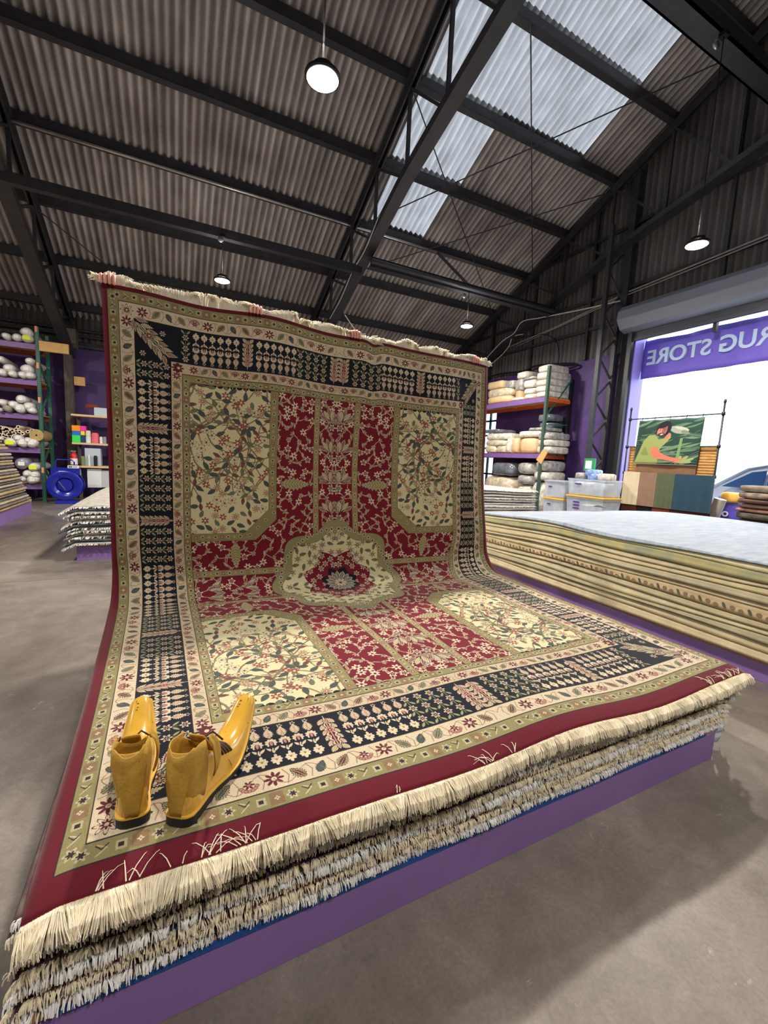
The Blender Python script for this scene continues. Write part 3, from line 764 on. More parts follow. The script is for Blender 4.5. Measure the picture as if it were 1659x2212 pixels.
for k_ in range(60):                                   # loose threads flipped back over the red edge
    t_ = R_.choice((.10, .12, .13, .15, .16, .045, .07, .30, .42, .43, .46, .88, .90, .92, .94, .95, .97)) + R_.uniform(-.006, .006)
    p = Vector(fb(t_)) + Vector((0, 0, .008)); d = Vector((R_.uniform(-.06, .06), R_.uniform(.02, .075), 0))
    e_ = Vector((R_.uniform(-.02, .02), R_.uniform(-.01, .01), 0)); fr.tube([p, p + d * .3 + e_ * .5 + Vector((0, 0, .014)), p + d * .65 + e_ + Vector((0, 0, .016)), p + d + e_ * 2 + Vector((0, 0, .004))], [.0016, .0013, .0010, .0007], 4)
obj('fringe', fr, m_fringe, rug)
fr = MB()
def tb(t_): p = rug_pt(-UL + 2 * UL * t_, SL); return (p[0], p[1] + .004, p[2] - .004)
def tv(t_):
    cl = .03 * math.sin(t_ * 120 + 4 * math.sin(t_ * 31)) + R_.uniform(-.012, .012); L = .052 + .024 * math.sin(t_ * 41 + 2 * math.sin(t_ * 17)) + R_.uniform(-.012, .012); bk = .02 * math.sin(t_ * 60)
    return [(cl * .3, bk * .4 - .004, L * .55), (cl * .8, bk, L * .95), (cl * 1.25, bk * 1.8 - .012, L * .85)]
strands(fr, 3600, tb, tv, .0030)
for t0, dx in ((.012, -.06), (.575, .07), (.998, .03)):              # tufts hanging free at the corners and mid edge
    for k_ in range(60):
        p = Vector(tb(min(.999, t0 + R_.uniform(-.012, .012)))); fr.tube([p, p + Vector((dx * .5 + R_.uniform(-.01, .01), 0, .03 + R_.uniform(-.01, .02))), p + Vector((dx + R_.uniform(-.02, .02), R_.uniform(-.02, .02), .02 + R_.uniform(-.02, .035)))], .0026, 4)
m_pf = mat('pale_cotton_fringe', (250, 244, 230), rough=.9, var=.05)
_n = m_pf.node_tree.nodes; _t = _n.new('ShaderNodeBsdfTranslucent'); _t.inputs[0].default_value = (.95, .92, .84, 1); _m = _n.new('ShaderNodeMixShader'); _m.inputs[0].default_value = .45
_o = next(q_ for q_ in _n if q_.type == 'OUTPUT_MATERIAL'); m_pf.node_tree.links.new(_n['Principled BSDF'].outputs[0], _m.inputs[1]); m_pf.node_tree.links.new(_t.outputs[0], _m.inputs[2]); m_pf.node_tree.links.new(_m.outputs[0], _o.inputs[0])
obj('fringe', fr, m_pf, rug)

# ================================================================== rug stacks
def slab(x0, x1, y0, y1, z0, z1, wave, front=0.012, nx=40, ny=24, droopf=None, edge=3, er=.5, bounds=None):
    """one rug lying flat: rounded edges, following the waves of the rug below"""
    mb = MB(); th = z1 - z0; prof = []
    ex = [(-1, .5), (-.9, .85), (-.6, 1), (0, 1)]
    def P(a, b, v):
        x = x0 + (x1 - x0) * a; y = y0 + (y1 - y0) * b; dz = wave(x, y)
        if droopf: dz += droopf(x, y)
        ed = min(min(a, 1 - a) * (x1 - x0), min(b, 1 - b) * (y1 - y0)); rr_ = min(1, ed / (th * er + 1e-6)); rr_ = math.sqrt(max(0, 1 - (1 - rr_) ** 2))
        zc = (z0 + z1) / 2; hh = th / 2
        if bounds: lo_, hi_ = bounds(x, y); zc = (lo_ + hi_) / 2; hh = (hi_ - lo_) / 2
        return (x, y, zc + v * hh * rr_ + dz)
    def ts(n_, L):
        e = th * er / L; base = [0, e * .15, e * .5, e]; mid = [e + (1 - 2 * e) * k / (n_ - 1) for k in range(1, n_ - 1)]; return base + mid + [1 - q_ for q_ in base[::-1]]
    A = ts(nx, x1 - x0); B = ts(ny, y1 - y0); na, nb = len(A), len(B)
    vs = [P(a, b, 1) for b in B for a in A] + [P(a, b, -1) for b in B for a in A]; o = na * nb; fs = []
    for j_ in range(nb - 1):
        for i_ in range(na - 1):
            k = j_ * na + i_; fs.append((k, k + 1, k + na + 1, k + na)); fs.append((o + k, o + k + na, o + k + na + 1, o + k + 1))
    for i_ in range(na - 1):
        fs.append((i_, o + i_, o + i_ + 1, i_ + 1)); k = (nb - 1) * na + i_; fs.append((k, k + 1, o + k + 1, o + k))
    for j_ in range(nb - 1):
        k = j_ * na; fs.append((k, k + na, o + k + na, o + k)); k = j_ * na + na - 1; fs.append((k, o + k, o + k + na, k + na))
    return mb.add(vs, fs)
ORD = ['topmost', 'second', 'third', 'fourth', 'fifth', 'sixth', 'seventh', 'eighth', 'ninth', 'tenth', 'eleventh', 'twelfth', 'thirteenth', 'fourteenth', 'fifteenth', 'sixteenth', 'seventeenth', 'eighteenth', 'nineteenth', 'twentieth', 'twenty-first', 'twenty-second', 'twenty-third', 'twenty-fourth', 'twenty-fifth', 'twenty-sixth']
def platform(name, x0, x1, y0, y1, h, label, blue=False):
    t = thing(name, ((x0 + x1) / 2, (y0 + y1) / 2, 0), label, 'platform')
    for a, b in (((x0, y0, 0), (x1, y0 + .03, h - .03)), ((x0, y1 - .03, 0), (x1, y1, h - .03)), ((x0, y0 + .03, 0), (x0 + .03, y1 - .03, h - .03)), ((x1 - .03, y0 + .03, 0), (x1, y1 - .03, h - .03))):
        mb = MB(); mb.box(a, b); obj('side_board', mb, m_purple, t, bevel=.002)
    mb = MB(); mb.box((x0 + .002, y0 + .004, h - .028), (x1 - .002, y1, h)); obj('plywood_top', mb, m_ply, t)
    if blue:
        mb = MB(); mb.box((x0 + .06, y0 - .003, h - .028), (x1 - .1, y0 + .004, h - .008)); obj('painted_edge', mb, m_bluepaint, t, label='blue painted plywood edge')
    return t
# ---- front stack
platform('display_platform', -0.325, 2.65, 1.112, 4.95, 0.19, 'purple box platform under the front rug stack', True)
GRP = 'rugs piled under the large patterned rug'
fcols = [(66, 28, 62), (120, 30, 46), (44, 60, 92), (150, 130, 96), (40, 36, 44), (30, 74, 104), (92, 32, 44), (186, 172, 140), (60, 62, 70), (112, 96, 84)]
NF = 10; zb = 0.192; dzf = (0.468 - zb) / NF
for k in range(NF):
    z0 = zb + k * dzf + .001; z1 = z0 + dzf * .86; yj = 1.118 + R_.uniform(-.002, .003) - .003 * math.sin(k * 1.9); xl = -0.345 + .012 * math.sin(k * 2.1) - (.02 if k < 5 else 0); xr = 2.69 + .015 * k + .02 * math.sin(k * 1.3)
    f_ = (k + .5) / NF
    wv = lambda x, y, f_=f_, k=k: f_ * (.005 * math.sin(x * 3.1 + 1) + .003 * math.sin(x * 6.3)) + .0018 * math.sin(x * 9 + k * 2.2)
    def drp(x, y, f_=f_): return -max(0, -.328 - x) ** 1 * (1.1 - .9 * f_) * 1.4 * max(0, 1 - max(0, y - 1.1) / .8) - max(0, x - 2.655) * .22
    nm = ORD[NF - k - 1] if k < NF - 1 else 'uppermost'
    own = [ 'plum', 'crimson', 'dark blue', 'tan', 'charcoal', 'teal blue', 'wine red', 'pale beige', 'slate grey', 'brown'][k]
    t = thing('area_rug', (1.2, 3.1, z0), f'{own} fringed rug, {nm} in the pile beneath the raised patterned rug', 'rug', GRP)
    mpile = mat('stacked_pile_%d' % k, fcols[k], rough=.9, col2=(190, 172, 150) if k in (3, 7) else (84, 52, 62), vscale=22, detail=2)
    obj('pile', slab(xl, xr, yj, 4.9 - .03 * (k % 3), z0, z1, wv, droopf=drp), mpile, t, smooth=True)
    fr = MB()
    def fb(t_, z=(z0 + z1) / 2, yj=yj, xl=xl, xr=xr, wv=wv, drp=drp):
        x = xl + (xr - xl) * t_; return (x, yj + .002, z + wv(x, 1.1) + drp(x, 1.1) + R_.uniform(-.003, .004))
    ln = .022 if k in (0, 3, 7) else .018
    if k == 5: ln = .010
    def fv(t_, ln=ln, k=k):
        cl = R_.uniform(-.006, .006) + .004 * math.sin(t_ * 300 + k); L = ln * (1 + .25 * math.sin(t_ * 31 + k * 2)) + R_.uniform(-.006, .006)
        return [(cl * .3, -L * .5, .004), (cl, -L * .9, .0), (cl * 1.3, -L * 1.05, -.006 - R_.uniform(0, .006))]
    strands(fr, 2200, fb, fv, .0022)
    obj('fringe', fr, m_fringe if k % 3 else m_fringe2, t)
m_film = mat('clear_plastic_film', (236, 242, 252), rough=.12, alpha=.8, spec=.8)
for i_, (px, py) in enumerate(((1590, 1470), (1575, 1500), (1555, 1530), (1556, 1560), (1548, 1580))):
    c = ony((px, py), 1.12 + .008 * i_); mb = MB()
    for k_ in range(2):
        mb.grid(4, 5, lambda a, b, c=c, i_=i_, k_=k_: (c.x - .045 + .026 * a + .016 * b * (1 if k_ else .4), c.y + .012 * math.sin(a * 2 + b + i_) + .02 * k_, c.z + .045 - .026 * b + .012 * math.sin(a * 2 + i_)))
    tag(obj('plastic_tag', mb, m_film, smooth=True, solid=.001), ['uppermost', 'second', 'third', 'fourth', 'fifth', 'farthest'][i_] + ' clear plastic tag dangling at the right corner of the front rug stack', 'tag', 'plastic tags on the rug corner')

# ---- beige stack on the right
platform('display_platform', 4.03, 7.2, 0.35, 4.95, 0.17, 'dark purple platform under the beige rug stack on the right')
GB = 'beige rugs stacked by the open door'
bc = [(206, 184, 138), (198, 178, 132), (176, 164, 124), (206, 188, 140), (190, 172, 126), (188, 164, 118), (202, 184, 136), (186, 170, 130), (200, 180, 130), (196, 178, 136), (150, 152, 126), (208, 196, 148), (200, 204, 212)]
bn = ['tan', 'golden beige', 'greyish beige', 'warm beige', 'sand coloured', 'flower bordered tan', 'plain beige', 'faded beige', 'honey beige', 'dull beige', 'sage and gold bordered', 'cream', 'pale blue-grey topped']
NB = len(bc); zb = .172; ths = [.085, .06, .05, .065, .05, .085, .055, .05, .06, .05, .07, .045, .038]; sc_ = (.935 - zb) / sum(ths)
z = zb
bc = [tuple(int(.78 * c_ + .22 * sum(q_) / 3) for c_ in q_) for q_ in bc]
def lay(i_, y, z_):                                     # border between two beige rugs: thickness drifts along the stack
    if i_ in (0, NB): return z_
    return z_ + .010 * math.sin(y * (1.1 + .17 * (i_ % 5)) + i_ * 2.1) + .006 * math.sin(y * 2.7 + i_ * 1.3)
m_bord = mat('flower_border_wool', (186, 164, 128), rough=.9, col2=(168, 146, 112), vscale=5, detail=1, stretch=(1, 1, 1.4))
for k in range(NB):
    th = ths[k] * sc_; f_ = (z - zb) / .76
    wv = lambda x, y, f_=f_, k=k: f_ * (.014 * math.sin(y * 1.9 + .5) + .006 * math.sin(y * 4.3 + 1 + x) - .045 * max(0, y - 3.4) ** 1.2) + .0
    xl = 3.955 + .012 * math.sin(k * 2.4) + .008 * f_; yb = 4.86 - .03 * (k % 4)
    mt = mat('beige_pile_%d' % k, bc[k], rough=.92, var=.12, vscale=9, detail=5, bump=.3, bscale=180) if k not in (5, 10, 12) else (m_bord if k == 5 else (mat('sage_border_wool', (136, 142, 116), rough=.9, col2=(176, 160, 110), vscale=7, detail=2, bump=.3) if k == 10 else mat('pale_top_pile', (176, 184, 194), rough=.85, col2=(140, 152, 170), vscale=5, stretch=(1, 5, 1), detail=6, sheen=.3, bump=.2, bscale=90)))
    nm = ORD[NB - 1 - k] if k < NB - 1 else 'topmost'
    zlo, zhi = z, z + th
    bd = lambda x, y, k=k, zlo=zlo, zhi=zhi: (lay(k, y, zlo) + .0015, lay(k + 1, y, zhi) - .0025)
    o = obj('area_rug', slab(xl, 7.3 - .02 * (k % 3), .25 + .03 * (k % 3), yb, z, z + th, wv, nx=30, ny=60, er=.28, bounds=bd), mt, smooth=True)
    if k == 5:                                          # row of woven flowers and leaves along the visible edge
        for nm_, cl_, sel in (('woven_flowers', (150, 122, 92), 0), ('woven_leaves', (92, 96, 82), 1)):
            mo_ = MB(); yy_ = .4; q5 = 0
            while yy_ < 4.7:
                lo_, hi_ = bd(xl, yy_); zc_ = (lo_ + hi_) / 2 + wv(xl, yy_); leafy = q5 % 3 == 2
                if leafy == bool(sel):
                    a_, b_ = (.012, .024) if leafy else (.019, .017); n8 = 10
                    vs_ = [(xl - .0015, yy_ + a_ * math.cos(2 * PI * e_ / n8) + (.010 * math.sin(2 * PI * e_ / n8) if leafy else 0), zc_ + (.004 if q5 % 3 else -.006) + b_ * math.sin(2 * PI * e_ / n8)) for e_ in range(n8)]
                    mo_.poly(vs_[::-1], (.003, 0, 0))
                yy_ += .058; q5 += 1
            obj(nm_, mo_, mat(nm_, cl_, rough=.95), o)
    tag(o, f'{bn[k]} rug, {nm} in the stack of beige rugs near the door', 'rug', GB)
    z += th
# black price card resting at the far corner of the beige stack
cpos = onz((1285, 1088), .96)
mb = MB(); mb.grid(6, 3, lambda a, b: (6.0 + .08 * a, 4.62 + .1 * b, .955 + .03 * math.sin(a * .7 + .3)))
tag(obj('magazine', mb, mat('printed_page', (150, 150, 150), rough=.6, var=.5, vscale=30), solid=.006), 'open booklet lying on the far edge of the pale topped rug stack', 'booklet')

# ---- grey stack behind, left of the raised rug
def greystack(x0, x1, y0, y1, h, ztop, n_, seed, what, curl=True, cols=None, taper=None, place='', sag=.5):
    rr_ = random.Random(seed); zb = h + .002; th = (ztop - zb) / n_
    for k in range(n_):
        f_ = k / n_; xj0 = rr_.uniform(-.06, .05); ph = rr_.uniform(0, 6)
        def wv(x, y, f_=f_, ph=ph): return f_ * .02 * math.sin(x * 2 + 1) + .003 * math.sin(x * 5 + ph)
        def dr(x, y, f_=f_): return -max(0, (x0 + .12) - x) * sag * (1.0) if curl else 0
        cc = cols[k % len(cols)]; m_ = mat('%s_pile_%d' % (what.split()[0], k % len(cols)), cc[0], rough=.9, col2=cc[1], vscale=14, detail=5, bump=.2)
        yy1 = taper(zb + k * th) if taper else y1 + rr_.uniform(-.05, .05)
        nm = ORD[n_ - 1 - k]
        xx0 = x0 + xj0 * (1 if curl else .4); thk = th * (.82 if k % 3 else .66)
        xx1 = x1 + rr_.uniform(-.04, .04)
        if not curl: xx1 = x1 + rr_.uniform(-.02, .02)
        hasf = curl or True
        t = thing('area_rug', ((xx0 + xx1) / 2, (y0 + yy1) / 2, zb + k * th), f'{cc[2]} rug, {nm} from top in {place}', 'rug', 'rugs in ' + place)
        obj('pile', slab(xx0, xx1, y0 + rr_.uniform(-.02, .03), yy1, zb + k * th, zb + k * th + thk, wv, nx=24, ny=14, droopf=dr), m_, t, smooth=True)
        if cc[3]:
            fr = MB(); yf = y0 - .0
            def fb(t_): x = xx0 + (xx1 - xx0) * t_; return (x, yf + .01, zb + k * th + thk * .5 + wv(x, yf) + (dr(x, yf) if curl else 0))
            strands(fr, 260, fb, lambda t_: [(rr_.uniform(-.01, .01), -.03, -.004), (rr_.uniform(-.015, .015), -.045, -.02)], .006)
            obj('fringe', fr, m_fringe2, t)
gc = [((186, 182, 174), (150, 148, 146), 'grey-cream', 1), ((60, 66, 74), (100, 104, 108), 'dark grey', 0), ((184, 178, 166), (140, 134, 124), 'ivory', 1), ((178, 172, 160), (110, 108, 106), 'speckled grey', 0), ((188, 182, 170), (134, 130, 124), 'off-white', 1)]
platform('display_platform', -1.18, 1.9, 6.8, 9.9, 0.22, 'purple platform with a low stack of pale rugs, left of the raised rug')
greystack(-1.30, 2.0, 6.74, 9.9, .22, .78, 13, 4, 'pale', cols=gc, place='the low pile left of the raised rug', sag=.55)
# ---- pale stack behind, right of the raised rug
platform('display_platform', 5.2, 8.25, 8.05, 10.6, 0.2, 'purple platform under the pale stack beside the right rack')
gc2 = [((206, 204, 200), (176, 174, 172), 'pale grey', 0), ((186, 182, 174), (150, 148, 144), 'stone grey', 0), ((216, 212, 204), (182, 178, 170), 'off-white', 1)]
greystack(5.2, 8.32, 7.98, 10.6, .2, .98, 12, 9, 'stone', cols=gc2, curl=False, place='the pale pile beside the right rack')
# ---- stack at the far left
platform('display_platform', -5.9, -2.84, 8.0, 11.85, 0.27, 'purple platform at the left edge of the picture')
gc3 = [((196, 176, 132), (150, 128, 90), 'straw coloured', 0), ((150, 138, 126), (96, 88, 84), 'brown-grey', 0), ((206, 192, 168), (160, 146, 124), 'oatmeal', 0), ((112, 106, 104), (80, 76, 78), 'charcoal grey', 0), ((188, 168, 140), (140, 122, 100), 'sand', 0)]
greystack(-5.95, -2.78, 7.9, 11.9, .27, 1.78, 26, 12, 'straw', cols=gc3, curl=False, taper=lambda z: float(np.interp(z, [.27, .36, .94, 1.27, 1.52, 2.0], [11.7, 11.5, 10.8, 10.45, 10.0, 9.2])), place='the tall pile at the left edge')

# ================================================================== yellow shoes
m_leather = mat('glossy_yellow_leather', (214, 164, 58), rough=.22, var=.10, vscale=14, coat=.7, bump=.08, bscale=25)
m_suede = mat('matte_yellow_leather', (184, 142, 52), rough=.75, var=.12, vscale=22, bump=.25, bscale=120)
m_welt = mat('yellow_welt', (224, 178, 76), rough=.5)
m_sole = mat('black_rubber_sole', (30, 28, 32), rough=.6)
m_lace = mat('brown_lace', (66, 38, 24), rough=.6)
m_scuff = mat('dark_scuff', (70, 44, 16), rough=.7)
m_inner = mat('tan_lining', (176, 128, 60), rough=.8)
def shoe(loc, rz, mirror, label):
    """local frame: heel at origin, toe along +y, up z. length .41, long narrow toe curling up"""
    L = .415; mx_ = -1 if mirror else 1
    t = thing('shoe', loc, label, 'shoe', None, rz)
    T = [0, .015, .05, .1, .18, .28, .38, .48, .58, .68, .78, .86, .93, .98, 1.0]
    def up_(a): return 0 if a < .50 else .115 * ((a - .50) / .5) ** 1.6
    def wid(a): return float(np.interp(a, [0, .006, .018, .04, .1, .2, .3, .42, .55, .7, .85, .97, .99, 1], [.012, .022, .031, .037, .039, .037, .040, .051, .056, .050, .040, .031, .027, .016]))
    def cxx(a): return mx_ * (.012 * math.sin(a * PI) + .02 * a * a)
    def ring(a, n_, zfun, sc=1.0):
        return [(cxx(a) + wid(a) * sc * math.cos(2 * PI * k / n_), L * a, up_(a) + zfun(2 * PI * k / n_)) for k in range(n_)]
    # sole: outline strip with thickness, heel block at the back
    def strip(sc, za, zb_, yo=0):
        mb = MB(); ts_ = [.5 - .5 * math.cos(PI * i_ / 40) for i_ in range(41)]
        lft = [(a, -1) for a in ts_]; rgt = [(a, 1) for a in ts_]
        vs = []; 
        for a in ts_:
            z0 = za(a) + up_(a); z1 = zb_(a) + up_(a); wd = wid(a) * sc
            yy = L * (a * (1 + 2 * yo) - yo)
            vs += [(cxx(a) - wd, yy, z0), (cxx(a) + wd, yy, z0), (cxx(a) + wd, yy, z1), (cxx(a) - wd, yy, z1)]
        fs = [(4 * i_ + k, 4 * i_ + (k + 1) % 4, 4 * i_ + 4 + (k + 1) % 4, 4 * i_ + 4 + k) for i_ in range(40) for k in range(4)] + [(3, 2, 1, 0), (160, 161, 162, 163)]
        return mb.add(vs, fs)
    so = strip(1.13, lambda a: -.010 if a < .27 else 0, lambda a: .0165, .012)
    obj('sole', so, m_sole, t, local=True, bevel=.002)
    we = strip(1.16, lambda a: .0165, lambda a: .0215, .015); obj('welt', we, m_welt, t, local=True, bevel=.0015)
    # upper: closed loft, low over the toe, rising to the shaft
    def hgt(a): return float(np.interp(a, [0, .03, .1, .2, .3, .38, .46, .56, .7, .85, .95, 1], [.075, .095, .105, .11, .112, .108, .088, .066, .050, .038, .028, .014]))
    n_ = 28; mb = MB(); A = [0, .01, .03, .06, .1, .16, .22, .28, .34, .4, .46, .52, .58, .65, .72, .79, .86, .92, .97, .99, 1]
    vs = []
    for a in A:
        h = hgt(a); wd = wid(a)
        for k in range(n_):
            q_ = PI * k / (n_ - 1); c_, s_ = math.cos(q_), math.sin(q_)
            ex_ = .75 if a < .4 else .6
            cr = .0025 * math.sin(a * 60 + c_ * 3) * max(0, 1 - abs(a - .45) / .12)
            x = wd * (1 if c_ >= 0 else -1) * abs(c_) ** ex_ * (1.0 - .30 * (s_ ** 3) * (1 if a < .45 else .6)); z_ = .018 + (h + cr) * s_ ** .8
            if a > .55: z_ += .004 * max(0, c_ * mx_) * s_        # asymmetrical ridge along the toe
            vs.append((cxx(a) + x, L * a, up_(a) + z_))
    mb.add(vs, [(i_ * n_ + k, i_ * n_ + k + 1, (i_ + 1) * n_ + k + 1, (i_ + 1) * n_ + k) for i_ in range(len(A) - 1) for k in range(n_ - 1)] + [tuple(range(n_)), tuple((len(A) - 1) * n_ + k for k in range(n_))[::-1]])
    obj('upper', mb, m_leather, t, local=True, smooth=True)
    # vamp overlay seam: ridge running up the toe
    sm = MB(); sm.tube([(cxx(a) + mx_ * wid(a) * .45, L * a, up_(a) + .0185 + hgt(a) * .93) for a in (.56, .62, .7, .78, .86, .92, .96)], .0012, 5)
    sm.tube([(cxx(.47) + wid(.47) * math.cos(q_) * .98, L * (.47 - .07 * math.sin(q_)), .02 + up_(.47) + (hgt(.47) + .003) * math.sin(q_) ** .9) for q_ in [PI * i_ / 14 for i_ in range(15)]], .0013, 5)
    obj('seam', sm, m_scuff, t, local=True, smooth=True)
    # shaft: open tube around the ankle, leaning slightly back, flared top
    n2 = 32; mb = MB(); Z = [.035, .07, .10, .13, .16, .185, .205]
    def shaft(i_, j_):
        q_ = 2 * PI * i_ / n2; z_ = Z[j_]; f_ = max(0, (z_ - .075) / .13); rx = float(np.interp(z_, [.035, .07, .12, .165, .205], [.034, .037, .043, .046, .041])); ry = float(np.interp(z_, [.035, .07, .12, .165, .205], [.050, .054, .058, .058, .052]))
        zt = z_ + f_ * (-.02 * math.sin(q_) ** 2 * (1 if math.sin(q_) > 0 else 0) + .012 * math.cos(q_ * 2) + .010 * (math.sin(q_) < -.5))
        return (rx * math.cos(q_) + cxx(.15) + .002 * math.sin(q_ * 5), .060 - .004 * f_ + ry * math.sin(q_) - .01 * f_, zt)
    mb.grid(n2, len(Z), shaft, closeu=True)
    obj('ankle_shaft', mb, [m_suede, m_inner], t, local=True, smooth=True, solid=-.0035)
    # heel panel: tapers down from the collar to the sole, with stitched lines
    mb = MB()
    def hp(i_, j_):
        u_ = -1 + 2 * i_ / 10; v_ = j_ / 12; z_ = .024 + .180 * v_; wd = .020 + .030 * v_ ** .8; q_ = -PI / 2 + u_ * (.45 + .42 * v_)
        rx = .036 + .015 * math.sin(v_ * 2.2); ry = .040 + .024 * math.sin(v_ * 2.0)
        return (cxx(.02) + rx * 1.05 * math.cos(q_), .034 + .03 * v_ + ry * 1.06 * math.sin(q_) + (.0 if v_ > .2 else -.004), z_ + .006 * math.cos(u_ * 1.5))
    mb.grid(11, 13, hp); obj('heel_panel', mb, m_suede, t, local=True, smooth=True, solid=.004)
    ln = MB()
    for u_ in (-.55, .5):
        ln.tube([(cxx(.02) + (.033 + .018 * v_) * 1.12 * math.cos(-PI / 2 + u_ * (.45 + .42 * v_) * (.35 + .65 * v_)), .034 + .03 * v_ + (.034 + .03 * v_) * 1.12 * math.sin(-PI / 2 + u_ * (.45 + .42 * v_) * (.35 + .65 * v_)), .026 + .18 * v_) for v_ in [k / 8 for k in range(1, 8)]], .0009, 4)
    obj('stitch_line', ln, m_scuff, t, local=True)
    # leaf shaped flap folded down on the side
    sd = 1
    mb = MB()
    def fl(i_, j_):
        u_ = -1 + 2 * i_ / 8; v_ = j_ / 14; wd = .020 * math.sin(PI * min(1, .12 + .88 * v_)) ** .7 * (1 - .25 * v_); 
        return (cxx(.2) + sd * (.048 + .012 * math.sin(v_ * PI) + .004 * abs(u_)) - sd * .006 * (v_ < .1), .085 + .030 * v_ * .3 + u_ * wd, .212 - .135 * v_)
    mb.grid(9, 15, fl); obj('side_flap', mb, m_suede, t, local=True, smooth=True, solid=.004)
    mb = MB()
    def fl2(i_, j_):
        u_ = -1 + 2 * i_ / 8; v_ = j_ / 10; wd = .022 * math.sin(PI * min(1, .12 + .84 * v_)) ** .6
        return (cxx(.2) - sd * (.040 + .004 * abs(u_) + .01 * v_), .075 + u_ * wd, .215 - .09 * v_)
    mb.grid(9, 11, fl2); obj('side_flap', mb, m_suede, t, local=True, smooth=True, solid=.004)
    # tongue
    mb = MB(); mb.grid(9, 9, lambda i_, j_: (cxx(.3) + (-1 + i_ / 4) * .024, .150 - .075 * (j_ / 8) + .006 * abs(-1 + i_ / 4), .108 + .105 * (j_ / 8) - .006 * (-1 + i_ / 4) ** 2))
    obj('tongue', mb, m_suede, t, local=True, smooth=True, solid=.004)
    lc = MB()
    for k in range(4):
        y_ = .165 - .016 * k; z_ = .105 + .015 * k
        a_ = .505 - .035 * k
        def sf(q_, a_=a_): return (cxx(a_) + wid(a_) * math.copysign(abs(math.cos(q_)) ** .62, math.cos(q_)) * (1 - .2 * math.sin(q_) ** 3), L * (a_ - .012 * abs(math.cos(q_))), up_(a_) + .0215 + hgt(a_) * math.sin(q_) ** .8)
        lc.tube([sf(q_) for q_ in (.70, .95, 1.25, 1.6, 1.95, 2.2)], .0042, 6)
    lc.tube([(cxx(.3) - .01, .12, .165), (cxx(.3) + .02, .14, .185), (cxx(.3) + .045, .155, .150)], .003, 6)
    lc.tube([(cxx(.3) - .01, .12, .165), (cxx(.3) - .035, .135, .175), (cxx(.3) - .052, .12, .14)], .003, 6)
    obj('laces', lc, m_lace, t, local=True, smooth=True)
    sc2 = MB()
    for a, u_ in ((.66, -.2), (.67, -.12), (.88, -.3), (.90, -.25), (.93, -.28), (.80, .9)):
        sc2.lathe([(0, .0012), (.0028, .0008), (.0035, 0)], (cxx(a) + u_ * wid(a), L * a, up_(a) + .019 + hgt(a) * (.96 if abs(u_) < .5 else .5)), 7)
    obj('scuff_marks', sc2, m_scuff, t, local=True)
    return t
h1 = Vector((-.002, 1.200, .512)); h2 = Vector((-.112, 1.245, .512))
shoe(h1, -math.atan2(.225, .36), False, 'right of the pair of yellow leather shoes, its toe turned outward')
shoe(h2, -math.atan2(.02, .4), True, 'left of the pair of yellow leather shoes, pointing straight ahead')

# ================================================================== people holding the rug up
m_skin = mat('skin', (226, 160, 146), rough=.5, var=.05, sub=.1)
def skin_body(name, verts, edges, radii, material, parent=None, sub=1):
    me = bpy.data.meshes.new(name); I = INV[parent.name]
    me.from_pydata([tuple(I @ Vector(v)) for v in verts], edges, [])
    o = bpy.data.objects.new(name, me); COL.objects.link(o); o.parent = parent; INV[o.name] = INV[parent.name]
    o.modifiers.new('skin', 'SKIN').use_smooth_shade = True
    for i_, r in enumerate(radii): me.skin_vertices[0].data[i_].radius = (r, r) if not isinstance(r, tuple) else r
    me.skin_vertices[0].data[0].use_root = True
    s_ = o.modifiers.new('subdivision', 'SUBSURF'); s_.levels = sub; s_.render_levels = sub
    me.materials.append(material)
    return o
def top_at(px, y=3.34):
    P = ony(px, y)
    u = (P.x - 1.22) / .98; p = rug_pt(max(-1.59, min(1.59, u)), SL); return Vector(p), u
